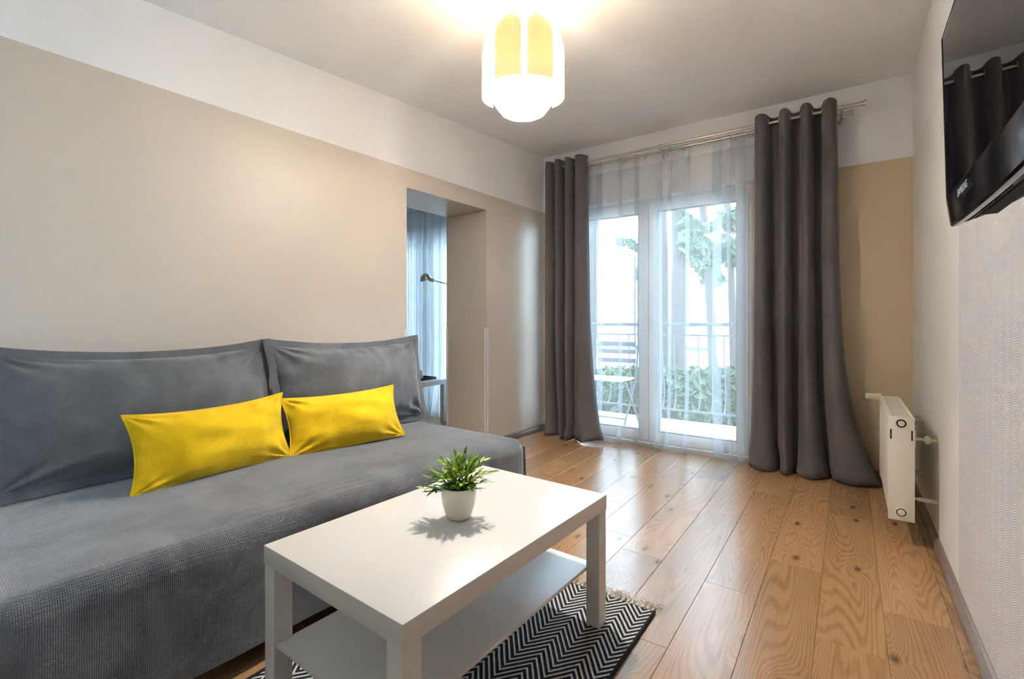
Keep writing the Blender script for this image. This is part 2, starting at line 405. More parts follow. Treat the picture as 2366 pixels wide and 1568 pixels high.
class MB:
    def __init__(s): s.v = []; s.f = []
    def add(s, vs, fs):
        k = len(s.v); s.v += [tuple(v) for v in vs]; s.f += [tuple(i + k for i in f) for f in fs]; return s
    def box(s, x0, x1, y0, y1, z0, z1, bev=0.0, seg=2):
        if bev <= 0:
            return s.add([(x0,y0,z0),(x1,y0,z0),(x1,y1,z0),(x0,y1,z0),(x0,y0,z1),(x1,y0,z1),(x1,y1,z1),(x0,y1,z1)],
                         [(0,3,2,1),(4,5,6,7),(0,1,5,4),(1,2,6,5),(2,3,7,6),(3,0,4,7)])
        bm = bmesh.new()
        bmesh.ops.create_cube(bm, size=1.0)
        bmesh.ops.scale(bm, vec=(x1-x0, y1-y0, z1-z0), verts=bm.verts)
        bmesh.ops.translate(bm, vec=((x0+x1)/2, (y0+y1)/2, (z0+z1)/2), verts=bm.verts)
        bmesh.ops.bevel(bm, geom=list(bm.edges), offset=bev, segments=seg, profile=0.5, affect='EDGES')
        return s.bm(bm)
    def bm(s, bm):
        bm.verts.index_update()
        s.add([v.co[:] for v in bm.verts], [[v.index for v in f.verts] for f in bm.faces]); bm.free(); return s
    def prism(s, poly, z0, z1):
        n = len(poly)
        vs = [(x, y, z0) for x, y in poly] + [(x, y, z1) for x, y in poly]
        fs = [tuple(reversed(range(n))), tuple(range(n, 2*n))] + [(i, (i+1) % n, n+(i+1) % n, n+i) for i in range(n)]
        return s.add(vs, fs)
    def tube(s, pts, r, n=10, cap=True, closed=False):
        pts = [Vector(p) for p in pts]
        rs = r if isinstance(r, (list, tuple)) else [r] * len(pts)
        rings = []; up = None; m = len(pts)
        for i, p in enumerate(pts):
            if closed: t = pts[(i+1) % m] - pts[i-1]
            else: t = pts[min(i+1, m-1)] - pts[max(i-1, 0)]
            if t.length < 1e-9: t = Vector((0, 0, 1))
            t.normalize()
            if up is None: up = Vector((0, 0, 1)) if abs(t.z) < 0.9 else Vector((1, 0, 0))
            a = t.cross(up)
            if a.length < 1e-6: a = t.orthogonal()
            a.normalize(); b2 = t.cross(a); b2.normalize(); up = -b2 if False else a.cross(t)
            rings.append([p + (a * math.cos(2*PI*k/n) + b2 * math.sin(2*PI*k/n)) * rs[i] for k in range(n)])
        vs = [v for rg in rings for v in rg]; fs = []
        for i in range(m - (0 if closed else 1)):
            j = (i + 1) % m
            for k in range(n):
                fs.append((i*n+k, i*n+(k+1) % n, j*n+(k+1) % n, j*n+k))
        if cap and not closed:
            fs.append(tuple(reversed(range(n)))); fs.append(tuple(range((m-1)*n, m*n)))
        return s.add(vs, fs)
    def lathe(s, prof, c=(0, 0, 0), n=32, axis='z', a0=0, a1=2*PI):
        full = abs(a1 - a0 - 2*PI) < 1e-6
        cols = n if full else n + 1
        vs = []
        for k in range(cols):
            a = a0 + (a1 - a0) * k / n
            for r, h in prof:
                x, y = r * math.cos(a), r * math.sin(a)
                p = (x, y, h) if axis == 'z' else ((h, x, y) if axis == 'x' else (y, h, x))
                vs.append((p[0]+c[0], p[1]+c[1], p[2]+c[2]))
        m = len(prof); fs = []
        for k in range(n):
            j = (k + 1) % cols
            for i in range(m - 1):
                fs.append((k*m+i, j*m+i, j*m+i+1, k*m+i+1))
        return s.add(vs, fs)
    def grid(s, rows, closed=False):
        h, w = len(rows), len(rows[0]); vs = [v for r in rows for v in r]; fs = []
        for i in range(h-1):
            for j in range(w - (0 if closed else 1)):
                k = (j + 1) % w
                fs.append((i*w+j, i*w+k, (i+1)*w+k, (i+1)*w+j))
        return s.add(vs, fs)
    def mesh(s, name, mat, smooth=40):
        me = bpy.data.meshes.new(name)
        me.from_pydata(s.v, [], s.f)
        bm = bmesh.new(); bm.from_mesh(me)
        bmesh.ops.remove_doubles(bm, verts=bm.verts, dist=1e-6)
        bmesh.ops.recalc_face_normals(bm, faces=bm.faces)
        bm.to_mesh(me); bm.free()
        if mat is not None: me.materials.append(M[mat] if isinstance(mat, str) else mat)
        if smooth:
            for p in me.polygons: p.use_smooth = True
            me.set_sharp_from_angle(angle=math.radians(smooth))
        me.update()
        return me
    def build(s, name, mat, parent=None, smooth=40, local=False, at=None):
        """world coordinates unless local; `at` puts the origin of a free-standing mesh there"""
        if not local:
            off = wloc(parent) if parent is not None else Vector(at or (0, 0, 0))
            s.v = [tuple(Vector(v) - off) for v in s.v]
        o = bpy.data.objects.new(name, s.mesh(name, mat, smooth))
        COL.objects.link(o)
        if parent is not None: o.parent = parent
        elif at is not None: o.location = at
        return o

def tag(o, label=None, cat=None, group=None, kind=None):
    if label: o['label'] = label
    if cat: o['category'] = cat
    if group: o['group'] = group
    if kind: o['kind'] = kind
    return o

def thing(name, label, cat, loc, rotz=0.0, group=None):
    o = bpy.data.objects.new(name, None); COL.objects.link(o)
    o.empty_display_size = 0.1
    o.location = loc; o.rotation_euler = (0, 0, rotz)
    return tag(o, label, cat, group)

def struct(o, label=None):
    o['kind'] = 'structure'
    if label: o['label'] = label
    return o

def clone(o, parent=None):
    c = o.copy(); COL.objects.link(c); c.parent = parent
    for ch in list(o.children): clone(ch, c)
    return c

def nz(x, y=0.0, z=0.0): return mnoise.noise(Vector((x, y, z)))

# ------------------------------------------------------------------ the room
YW = 4.02            # inner face of the window wall
XR = 0.342           # right wall
def xl(y): return -2.44 - 0.043 * (4.02 - y)     # left wall, a little out of square
YB = -2.2            # wall behind the camera
HC = 2.66
LX = -5.3            # far side of the next room

def ceil_z(x, y):
    w = max(0.0, min(1.0, (XR - x) / 2.9))
    return 2.655 - 0.055 * max(0.0, YW - y) * w ** 4 if x > -2.75 else 2.60

# floor with planks
floor = MB().box(LX - 0.2, XR + 0.02, YB - 0.1, 4.10, -0.06, -0.009).build('floor', 'dark_wood', smooth=0)
struct(floor, 'oak laminate floor laid in long planks')
PW, PL = 0.193, 1.28
joint = {}
def col_of(x): return round((x + 0.09) / PW)
plank_cache = {}
def plank_mesh(w, l):
    key = (round(w, 3), round(l, 3))
    if key not in plank_cache:
        plank_cache[key] = MB().box(-w/2, w/2, -l/2, l/2, -0.009, 0.0, 0.0009, 1).mesh('plank', 'oak', 30)
    return plank_cache[key]
fixed = {col_of(-0.476) + 0: 2.035, col_of(-0.669): 1.545, col_of(-0.862): 2.11}
k0 = int(math.floor((LX + 0.09) / PW)); k1 = int(math.ceil((XR + 0.09) / PW))
rp = random.Random(3)
for k in range(k0, k1):
    xa, xb = -0.09 + k * PW, -0.09 + (k + 1) * PW
    xb = min(xb, XR + 0.01)
    if xb - xa < 0.03: continue
    ph = fixed.get(k, rp.random() * PL)
    y = ph - PL * math.ceil((ph - (YB - 0.05)) / PL)
    while y < 4.08:
        ya, yb = max(y, YB - 0.05), min(y + PL, 4.09)
        y += PL
        if yb - ya < 0.03: continue
        if xb < -2.9 and yb < 1.9: continue
        o = bpy.data.objects.new('plank', plank_mesh(xb - xa - 0.0008, yb - ya - 0.0008))
        COL.objects.link(o); o.parent = floor
        o.location = ((xa + xb) / 2, (ya + yb) / 2, 0)

# ceiling, slightly sagging along the left wall
rows = []
for i in range(25):
    y = YB - 0.1 + (YW + 0.2 - YB) * i / 24
    rows.append([(x, y, ceil_z(x, y)) for x in [-2.62 + (XR + 0.1 + 2.62) * j / 28 for j in range(29)]])
mb = MB().grid(rows)
top = [[(x, y, 2.80) for (x, y, z) in r] for r in rows]
mb.grid(top)
edge = rows[0] + [r[-1] for r in rows[1:]] + rows[-1][-2::-1] + [r[0] for r in rows[-2:0:-1]]
mb.grid([edge, [(x, y, 2.80) for x, y, z in edge]], closed=True)
struct(mb.build('ceiling', 'ceiling', smooth=30), 'smooth white ceiling')
struct(MB().box(LX - 0.2, -2.6, 0.9, YW + 0.2, 2.60, 2.80).build('ceiling_side_room', 'ceiling', smooth=0), 'white ceiling of the next room')

# window wall with two door openings
W1 = (-2.425, -0.60); W2 = (-5.0, -3.02); HEAD = 2.1185
mb = MB()
YO = 4.27
for x0, x1, z0, z1 in ((LX - 0.2, W2[0], 0, HC), (W2[0], W2[1], HEAD, HC), (W2[1], W1[0], 0, HC), (W1[0], W1[1], HEAD, HC), (W1[1], XR + 0.25, 0, HC)):
    mb.box(x0, x1, YW, YO, z0, z1 + 0.1)
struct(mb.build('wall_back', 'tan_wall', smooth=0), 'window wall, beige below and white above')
# left partition with the doorway
OA, OB, OH, TH = 2.309, 3.16, 1.985, 0.45
mb = MB()
def lp(ya, yb, z0, z1):
    mb.prism([(xl(ya), ya), (xl(yb), yb), (xl(yb) - TH, yb), (xl(ya) - TH, ya)], z0, z1)
lp(YB, OA, 0, HC); lp(OB, YW, 0, HC); lp(OA, OB, OH, HC)
struct(mb.build('wall_left', 'beige_wall', smooth=0), 'left wall with a deep doorway, beige below and white above')
def right_pieces(x0, x1, y1, top):  # leaves an opening for the added fill window
    m_ = MB().box(x0, x1, YB, W_FILL[0], 0, top).box(x0, x1, W_FILL[1], y1, 0, top)
    return m_.box(x0, x1, W_FILL[0], W_FILL[1], 0, W_FILL[2]).box(x0, x1, W_FILL[0], W_FILL[1], W_FILL[3], top)
struct(right_pieces(XR, XR + 0.2, YW, HC + .1).build('wall_right', 'white_wall', smooth=0), 'right wall painted white')
struct(right_pieces(XR - 0.0022, XR, 2.439, HC).build('wall_right_paper', 'wallpaper', smooth=0), 'grey embossed wallpaper on the right wall')
struct(MB().box(-3.2, XR + 0.2, YB - 0.2, YB, 0, HC + .1).build('wall_front', 'white_wall', smooth=0), 'wall behind the viewer')
struct(MB().box(LX - 0.2, LX, 0.9, YW, 0, HC).build('wall_side_room_left', 'beige_wall', smooth=0), 'far wall of the next room')
struct(MB().box(LX - 0.2, -2.9, 0.9, 1.0, 0, HC).build('wall_side_room_front', 'beige_wall', smooth=0), 'near wall of the next room')

# skirting boards
def skirting(name, a, b, nrm, label):
    a, b, nrm = Vector((*a, 0)), Vector((*b, 0)), Vector((*nrm, 0)).normalized()
    prof = [(0, 0), (0.020, 0), (0.020, 0.030), (0.014, 0.042), (0.012, 0.050), (0.004, 0.056), (0, 0.056)]
    d = (b - a).normalized(); rr = []
    for p in (a, b): rr.append([p + nrm * o + Vector((0, 0, h)) for o, h in prof])
    m = MB().grid(rr)
    for r in rr: m.add(r, [tuple(range(len(prof)))])
    o = m.build(name, 'base_wood', smooth=30, at=tuple((a + b) / 2))
    return struct(o, label)
skirting('baseboard_right', (XR, YB), (XR, YW), (-1, 0), 'dark wooden skirting along the right wall')
skirting('baseboard_left', (xl(OB), OB), (xl(YW), YW), (0.999, -0.043), 'dark wooden skirting between doorway and window wall')
skirting('baseboard_left_near', (xl(YB), YB), (xl(OA), OA), (0.999, -0.043), 'dark wooden skirting behind the sofa')
skirting('baseboard_back_left', (xl(YW), YW), (W1[0], YW), (0, -1), 'dark wooden skirting left of the window')
skirting('baseboard_back_right', (W1[1], YW), (XR, YW), (0, -1), 'dark wooden skirting right of the window')

# white plastic corner guards on the doorway edges
gt = 0.0025
for i, (cy, cx, sx, sy) in enumerate(((OB, xl(OB), -1, 1), (OB, xl(OB) - TH, 1, 1), (OA, xl(OA), -1, -1))):
    m = MB()
    # one leg on the wall face, one inside the reveal
    fx = gt if sx < 0 else -gt
    ry = -gt if sy > 0 else gt
    m.box(min(cx, cx + fx), max(cx, cx + fx), min(cy + ry, cy + sy * 0.02), max(cy + ry, cy + sy * 0.02), 0.0, 1.0)
    m.box(min(cx + fx, cx + sx * 0.02), max(cx + fx, cx + sx * 0.02), min(cy, cy + ry), max(cy, cy + ry), 0.0, 1.0)
    struct(m.build('trim_%d' % (i + 1), 'pvc', smooth=0, at=(cx, cy, 0)), 'white plastic corner guard on the doorway')

# ------------------------------------------------------------------ windows
def window(idx, x0, x1, label, xm):
    root = bpy.data.objects.new('window_%d' % idx, None); COL.objects.link(root)
    root.location = ((x0 + x1) / 2, 4.13, 0); struct(root, label)
    yf0, yf1 = 4.10, 4.17; fw = 0.045
    fr = MB().box(x0, x0 + fw, yf0, yf1, 0, HEAD, 0.003).box(x1 - fw, x1, yf0, yf1, 0, HEAD, 0.003)
    fr.box(x0 + fw, x1 - fw, yf0, yf1, HEAD - fw, HEAD, 0.003).box(x0 + fw, x1 - fw, yf0, yf1, 0.0, 0.03, 0.003)
    fr.build('frame', 'pvc', root)
    for a, b in ((x0 + fw - 0.012, xm - 0.002), (xm + 0.002, x1 - fw + 0.012)):
        ys0, ys1 = 4.083, 4.15; w = 0.083 
        z0, z1 = 0.022, HEAD - fw + 0.012
        s = MB().box(a, a + w, ys0, ys1, z0, z1, 0.004).box(b - w, b, ys0, ys1, z0, z1, 0.004)
        s.box(a + w, b - w, ys0, ys1, z1 - w, z1, 0.004).box(a + w, b - w, ys0, ys1, z0, z0 + w, 0.004)
        sash = s.build('sash', 'pvc', root)
        g = MB()
        bd = 0.006
        g.box(a + w, a + w + bd, ys0 + 0.012, ys1 - 0.012, z0 + w, z1 - w).box(b - w - bd, b - w, ys0 + 0.012, ys1 - 0.012, z0 + w, z1 - w)
        g.box(a + w, b - w, ys0 + 0.012, ys1 - 0.012, z1 - w - bd, z1 - w).box(a + w, b - w, ys0 + 0.012, ys1 - 0.012, z0 + w, z0 + w + bd)
        g.build('gasket', 'railing', sash, smooth=0)
        MB().box(a + w - 0.01, b - w + 0.01, 4.112, 4.118, z0 + w - 0.01, z1 - w + 0.01).build('pane', 'glass', sash, smooth=0)
    h = MB().box(xm + 0.028, xm + 0.056, 4.072, 4.083, 1.02, 1.09, 0.003).tube([(xm + 0.042, 4.072, 1.07), (xm + 0.042, 4.045, 1.07)], 0.008, 10)
    h.tube([(xm + 0.042, 4.045, 1.075), (xm + 0.042, 4.043, 1.02), (xm + 0.042, 4.045, 0.95)], [0.009, 0.009, 0.008], 10)
    h.build('handle', 'pvc', root)
    return root
window(1, *W1, 'white double balcony door behind the sheer curtain', -1.42)
window(2, *W2, 'white balcony door of the next room', -3.97)

# added window out of view, brings cool fill light onto the left wall
w_fill = bpy.data.objects.new('window_3', None); COL.objects.link(w_fill)
w_fill.location = (XR + 0.1, (W_FILL[0] + W_FILL[1]) / 2, W_FILL[2]); struct(w_fill, 'white window added out of view in the right wall for fill light')
f3 = MB(); ym = (W_FILL[0] + W_FILL[1]) / 2
for a, b, c, d in ((W_FILL[0], W_FILL[0] + .06, W_FILL[2], W_FILL[3]), (W_FILL[1] - .06, W_FILL[1], W_FILL[2], W_FILL[3]), (ym - .04, ym + .04, W_FILL[2] + .06, W_FILL[3] - .06), (W_FILL[0] + .06, W_FILL[1] - .06, W_FILL[3] - .06, W_FILL[3]), (W_FILL[0] + .06, W_FILL[1] - .06, W_FILL[2], W_FILL[2] + .06)):
    f3.box(XR + 0.09, XR + 0.16, a, b, c, d, 0.003)
f3.build('frame', 'pvc', w_fill)
for a, b in ((W_FILL[0] + .06, ym - .04), (ym + .04, W_FILL[1] - .06)):
    MB().box(XR + 0.122, XR + 0.128, a, b, W_FILL[2] + .06, W_FILL[3] - .06).build('pane', 'glass', w_fill, smooth=0)

# ------------------------------------------------------------------ sofa
def superbox(hx, hy, z0, z1, r, nx, ny, nz_, fn=None):
    """rounded box grid: top and sides, for draped covers"""
    bm = bmesh.new()
    bmesh.ops.create_cube(bm, size=2.0)
    bmesh.ops.subdivide_edges(bm, edges=bm.edges, cuts=nx, use_grid_fill=True)
    for v in bm.verts:
        c = Vector((v.co.x * hx, v.co.y * hy, (z0 + z1) / 2 + v.co.z * (z1 - z0) / 2))
        q = Vector((max(-hx + r, min(hx - r, c.x)), max(-hy + r, min(hy - r, c.y)), max(z0 + 0.01, min(z1 - r, c.z))))
        d = c - q
        if d.length > 1e-9:
            lim = r if c.z >= z1 - r - 1e-6 or (abs(c.x) > hx - r and abs(c.y) > hy - r) else d.length
            if c.z < z0 + 0.01: d.z = 0
            mx = max(abs(d.x), abs(d.y), abs(d.z)) / r
            d = d.normalized() * r * min(1.0, mx)
            if c.z < z0 + 0.01: d.z = c.z - q.z
        v.co = q + d
        if fn: v.co = fn(v.co)
    return MB().bm(bm)

SA = math.radians(-2.6)
s_len, s_dep = 1.99, 1.06
sofa = thing('sofa', 'wide grey fabric sofa without armrests against the left wall', 'sofa', (-1.985, 1.19, 0), SA)
def sofa_fn(c):
    x, y, z = c
    top = max(0.0, min(1.0, (z - 0.30) / 0.13))
    front = max(0.0, min(1.0, (x - s_dep / 2 + 0.05) / 0.05))
    n = nz(x * 3, y * 2.2, z * 3) * 0.010 + nz(x * 9, y * 5, z * 6) * 0.004
    # soft crown on the seat, gentle draping at the front
    z2 = z + top * (0.016 * math.cos(x / (s_dep / 2) * PI / 2) * math.cos(y / (s_len / 2) * PI / 2) + n)
    x2 = x + front * (nz(0.3, y * 3.0, z * 1.5) * 0.012 + 0.006 * math.sin(y * 9 + z * 2))
    y2 = y + (0.008 * nz(x * 4, 2.2, z * 3)) * (1 if abs(y) > s_len / 2 - 0.03 else 0)
    return Vector((x2, y2, z2))
superbox(s_dep / 2, s_len / 2, 0.062, 0.425, 0.065, 55, 55, 20, sofa_fn).build('seat_cover', 'sofa_fabric', sofa, smooth=80, local=True)
# pleat flap of the loose cover at the far front corner
rows = []
for i in range(16):
    z = 0.07 + (0.37 - 0.07) * i / 15
    w = 0.035 + 0.012 * (1 - i / 15)
    rows.append([(s_dep/2 - 0.075 + w * j / 4 + 0.02, s_len/2 + 0.002 + 0.012 * math.sin(PI * j / 4) + 0.004 * (1 - i / 15), z) for j in range(5)])
MB().grid(rows).build('cover_pleat', 'sofa_fabric', sofa, smooth=80, local=True)
for lx in (-1, 1):
    for ly in (-1, 1):
        MB().lathe([(0, 0.0), (0.022, 0.0), (0.026, 0.08), (0, 0.08)], (lx * (s_dep/2 - 0.16), ly * (s_len/2 - 0.14), 0), 16).build('leg', 'dark_wood', sofa, local=True)

# cushions ------------------------------------------------------------
def pillow_parts(W, Hh, T, nu, nv, conc, seed, fl=0.0, wr=0.01, concv=0.14, p=2.3, q=0.74):
    """body mesh (front+back) and flange strip; X width, Z height, Y thickness (front = -Y)"""
    def outline(u, v):
        x = W / 2 * u * (1 - conc * (1 - v * v) * u * u)
        z = Hh / 2 * v * (1 - (concv if v > 0 else 0.03) * (1 - abs(u) ** 2.2) * v * v)
        return x, z
    def body(sign):
        rows = []
        for i in range(nv + 1):
            v = -1 + 2 * i / nv
            v = math.copysign(abs(v) ** 0.8, v)
            r = []
            for j in range(nu + 1):
                u = -1 + 2 * j / nu
                u = math.copysign(abs(u) ** 0.8, u)
                x, z = outline(u, v)
                e = max(0.0, (1 - abs(u) ** p)) ** q * max(0.0, (1 - abs(v) ** p)) ** q
                h = T / 2 * e
                ew = min(1.0, 3.2 * e) * (1 - 0.75 * e)
                cr = nz(u * 2.6 + seed, v * 2.2, seed * 1.7) * 1.0
                # creases that run in from the seams
                k = nz(x * 16 + seed * 3, z * 3.5 + seed, 4.1) * max(0, abs(v) - 0.25) + nz(x * 4 + seed, z * 18 + seed * 5, 9.3) * max(0, abs(u) - 0.45)
                rad = math.atan2(v - math.copysign(1, v), u - math.copysign(1, u))
                cd = math.hypot(1 - abs(u), 1 - abs(v))
                k += 0.7 * math.sin(rad * 11 + seed) * math.exp(-cd * 3.0)
                h += wr * ew * (1.5 * k + 0.5 * cr) + wr * 0.6 * e * cr + wr * 0.13 * e * nz(x * 22 + seed, z * 9 - x * 6, seed)
                h = max(h, 0.0025 * min(1, e * 40))
                r.append((x, sign * h, z))
            rows.append(r)
        return rows
    b = MB().grid(body(-1)).grid([list(r) for r in body(1)])
    f = None
    if fl > 0:
        f = MB()
        # strip around the outline
        loop = []
        n1, n2 = 40, 26
        for j in range(n1): loop.append((-1 + 2 * j / n1, -1, 0, -1))
        for j in range(n2): loop.append((1, -1 + 2 * j / n2, 1, 0))
        for j in range(n1): loop.append((1 - 2 * j / n1, 1, 0, 1))
        for j in range(n2): loop.append((-1, 1 - 2 * j / n2, -1, 0))
        inner_f, outer_f, outer_b, inner_b = [], [], [], []
        for u, v, dx, dz in loop:
            x, z = outline(u, v)
            if abs(u) > 0.999 and abs(v) > 0.999: dx, dz = u, v
            wob = 0.010 * nz(x * 7 + seed, z * 7, seed) 
            ox, oz = x + dx * fl, z + dz * fl
            ix, iz = x - dx * 0.006, z - dz * 0.006
            inner_f.append((ix, -0.006, iz)); outer_f.append((ox, -0.003 + wob, oz))
            outer_b.append((ox, 0.003 + wob, oz)); inner_b.append((ix, 0.006, iz))
        f.grid([inner_f, outer_f, outer_b, inner_b], closed=True)
    return b, f

def place_cushion(name, label, cat, group, W, Hh, T, centre, yaw, lean, mat, seed, fl=0.0, roll=0.0, wr=0.01, conc=0.06, nu=64, nv=40, concv=0.14):
    b, f = pillow_parts(W, Hh, T, nu, nv, conc, seed, fl, wr, concv)
    o = b.build(name, mat, None, smooth=85, local=True)
    if f is not None: f.build('flange', mat, o, smooth=60, local=True)
    # X -> along the wall, front (-Y local) -> into the room
    o.matrix_world = Matrix.Translation(centre) @ Matrix.Rotation(yaw, 4, 'Z') @ Matrix.Rotation(lean, 4, 'X') @ Matrix.Rotation(roll, 4, 'Y')
    return tag(o, label, cat, group)

YAW = math.radians(90 - 2.6)
place_cushion('back_cushion', 'large grey back cushion standing at the left end of the sofa', 'cushion', 'grey back cushions on the sofa',
              0.93, 0.48, 0.27, (-2.345, 0.775, 0.700), YAW, math.radians(-11), 'cushion_fabric', 1.3, 0.030, 0.0, 0.03, 0.05, 96, 60, 0.17)
place_cushion('back_cushion', 'large grey back cushion standing at the doorway end of the sofa', 'cushion', 'grey back cushions on the sofa',
              0.93, 0.48, 0.26, (-2.275, 1.715, 0.700), YAW, math.radians(-11), 'cushion_fabric', 5.7, 0.030, 0.0, 0.03, 0.05, 96, 60, 0.15)
def piping(o, W, Hh, conc, concv, mat):
    pts = []
    n1, n2 = 40, 22
    uv = [(-1 + 2 * j / n1, -1) for j in range(n1)] + [(1, -1 + 2 * j / n2) for j in range(n2)] + [(1 - 2 * j / n1, 1) for j in range(n1)] + [(-1, 1 - 2 * j / n2) for j in range(n2)]
    for u, v in uv:
        pts.append((W / 2 * u * (1 - conc * (1 - v * v) * u * u), 0.0015 * nz(u * 5, v * 5), Hh / 2 * v * (1 - (concv if v > 0 else 0.03) * (1 - abs(u) ** 2.2) * v * v)))
    MB().tube(pts, 0.0035, 6, closed=True).build('piping', mat, o, smooth=80, local=True)
pw1 = place_cushion('throw_pillow', 'long mustard yellow pillow leaning on the left grey cushion, the nearer one', 'pillow', 'yellow pillows on the sofa',
              0.60, 0.29, 0.15, (-2.095, 0.903, 0.577), YAW + math.radians(3), math.radians(-14), 'yellow', 3.1, 0.0, math.radians(-1), 0.022, 0.09, 84, 50, 0.16)
pw2 = place_cushion('throw_pillow', 'long mustard yellow pillow leaning on the right grey cushion, the farther one', 'pillow', 'yellow pillows on the sofa',
              0.60, 0.28, 0.15, (-2.06, 1.492, 0.567), YAW - math.radians(8), math.radians(-24), 'yellow', 8.4, 0.0, math.radians(-1), 0.022, 0.08, 84, 50, 0.12)

piping(pw1, 0.60, 0.29, 0.09, 0.16, 'yellow'); piping(pw2, 0.60, 0.28, 0.08, 0.12, 'yellow')

# ------------------------------------------------------------------ coffee table
TA = math.radians(-2.1)
tb = thing('coffee_table', 'white rectangular coffee table with a lower shelf on the patterned rug', 'table', (-0.9835, 1.109, 0), TA)
RUGZ = 0.008
hx, hy = 0.282, 0.45
MB().box(-hx, hx, -hy, hy, 0.4, 0.45, 0.0015, 2).build('tabletop', 'white_lacquer', tb, local=True)
for sx in (-1, 1):
    for sy in (-1, 1):
        x0, x1 = sorted((sx * (hx - 0.002), sx * (hx - 0.052))); y0, y1 = sorted((sy * (hy - 0.002), sy * (hy - 0.052)))
        MB().box(x0, x1, y0, y1, RUGZ, 0.4, 0.0015, 2).build('leg', 'white_lacquer', tb, local=True)
MB().box(-0.23, 0.23, -hy + 0.008, hy - 0.008, 0.192, 0.204, 0.001, 2).build('shelf', 'white_lacquer', tb, local=True)

# ------------------------------------------------------------------ rug
RX0, RX1, RY0, RY1 = -1.432, -0.571, 0.25, 1.705
rug = thing('rug', 'navy and cream chevron woven rug with a fringe under the coffee table', 'rug', ((RX0 + RX1) / 2, (RY0 + RY1) / 2, 0))
def rug_h(x, y): 
    e = min(1.0, (x - RX0) / 0.05, (RX1 - x) / 0.05, (RY1 - y) / 0.05)
    return 0.0062 + 0.0018 * max(0, nz(x * 5, y * 4, 2.0)) * max(0, e)
rows = []
for i in range(70):
    y = RY0 + (RY1 - RY0) * i / 69
    rows.append([(RX0 + (RX1 - RX0) * j / 44, y, rug_h(RX0 + (RX1 - RX0) * j / 44, y)) for j in range(45)])
m = MB().grid(rows)
m.grid([[(x, y, 0.0004) for x, y, z in r] for r in rows])
edge = rows[0] + [r[-1] for r in rows[1:]] + rows[-1][-2::-1] + [r[0] for r in rows[-2:0:-1]]
m.grid([edge, [(x, y, 0.0004) for x, y, z in edge]], closed=True)
m.build('weave', 'rug', rug, smooth=60)
for xe in (RX0, RX1):
    m = MB()
    nst = 190
    path = []; rad = []
    for i in range(nst * 3):
        t = i / (nst * 3 - 1)
        y = RY0 + (RY1 - RY0) * t
        path.append((xe, y, 0.0062)); rad.append(0.0058 * (0.80 + 0.25 * abs(math.sin(PI * i / 3))))
    m.tube(path, rad, 8)
    m.build('edge_binding', 'rug_edge', rug, smooth=70)
rf = random.Random(11)
fr = MB(); kn = MB()
nk = 46
for i in range(nk):
    x = RX0 + 0.006 + (RX1 - RX0 - 0.012) * i / (nk - 1)
    kn.lathe([(0, -0.006), (0.005, -0.004), (0.0062, 0), (0.005, 0.004), (0, 0.006)], (x, RY1 + 0.004, 0.0075), 8, axis='y')
    curl = rf.uniform(0.2, 1.0)
    for s in range(9):
        L = rf.uniform(0.035, 0.062)
        dx = rf.uniform(-0.012, 0.012) + 0.012 * math.sin(i * 0.9); 
        hgt = rf.uniform(0.001, 0.016) * (0.4 + curl)
        back = rf.uniform(-0.1, 0.5) * curl
        pts = []
        for q in range(6):
            t = q / 5
            pts.append((x + dx * t * (1 + t) * 0.8 + rf.uniform(-0.0012, 0.0012),
                        RY1 + 0.006 + L * (t - back * t * t), 0.0045 + hgt * math.sin(PI * min(1, t * 1.05)) * 1.1 + 0.001 * (1 - t)))
        fr.tube(pts, 0.00085, 4, cap=False)
kn.build('fringe_knots', 'fringe', rug, smooth=80)['kind'] = 'stuff'
fr.build('fringe', 'fringe', rug, smooth=80)['kind'] = 'stuff'

# ------------------------------------------------------------------ potted plant
PX, PY, PZ = -0.9755, 1.108, 0.45
plant = thing('potted_plant', 'small leafy artificial plant in a cream ceramic pot on the coffee table', 'plant', (PX, PY, PZ))
prof = [(0, 0), (0.031, 0), (0.0365, 0.004), (0.0435, 0.020), (0.0490, 0.040), (0.0525, 0.060), (0.0548, 0.082), (0.0553, 0.094), (0.0545, 0.0975), (0.0520, 0.0975), (0.0505, 0.092), (0.048, 0.078), (0.045, 0.06), (0, 0.058)]
MB().lathe(prof, (0, 0, 0), 56).build('pot', 'ceramic', plant, smooth=50, local=True)
MB().lathe([(0.0508, 0.092), (0.0500, 0.0945), (0.0485, 0.093), (0.0465, 0.080)], (0, 0, 0), 48).build('liner', 'black_matt', plant, local=True)
rs = [[(0.0475 * r / 6 * math.cos(a), 0.0475 * r / 6 * math.sin(a), 0.080 + 0.004 * nz(r * 2.1, a * 3)) for a in [2 * PI * k / 24 for k in range(24)]] for r in range(0, 7)]
MB().grid(rs, closed=True).build('soil', 'soil', plant, local=True)
def leaf_mesh():
    L, Wd = 1.0, 0.175
    vs = []; fs = []
    st = [(0, 0.0), (0.18, 0.6), (0.42, 1.0), (0.68, 0.72), (0.88, 0.28), (1.0, 0.0)]
    for t, w in st:
        dz = -0.10 * t * t
        vs += [(-Wd * w, t * L, dz + 0.05 * w), (0, t * L, dz), (Wd * w, t * L, dz + 0.05 * w)]
    for i in range(len(st) - 1):
        a = i * 3
        fs += [(a, a + 1, a + 4, a + 3), (a + 1, a + 2, a + 5, a + 4)]
    me = MB().add(vs, fs).mesh('leaf', 'leaf', 0)
    for p in me.polygons: p.use_smooth = True
    return me
LEAF = leaf_mesh()
rl = random.Random(21)
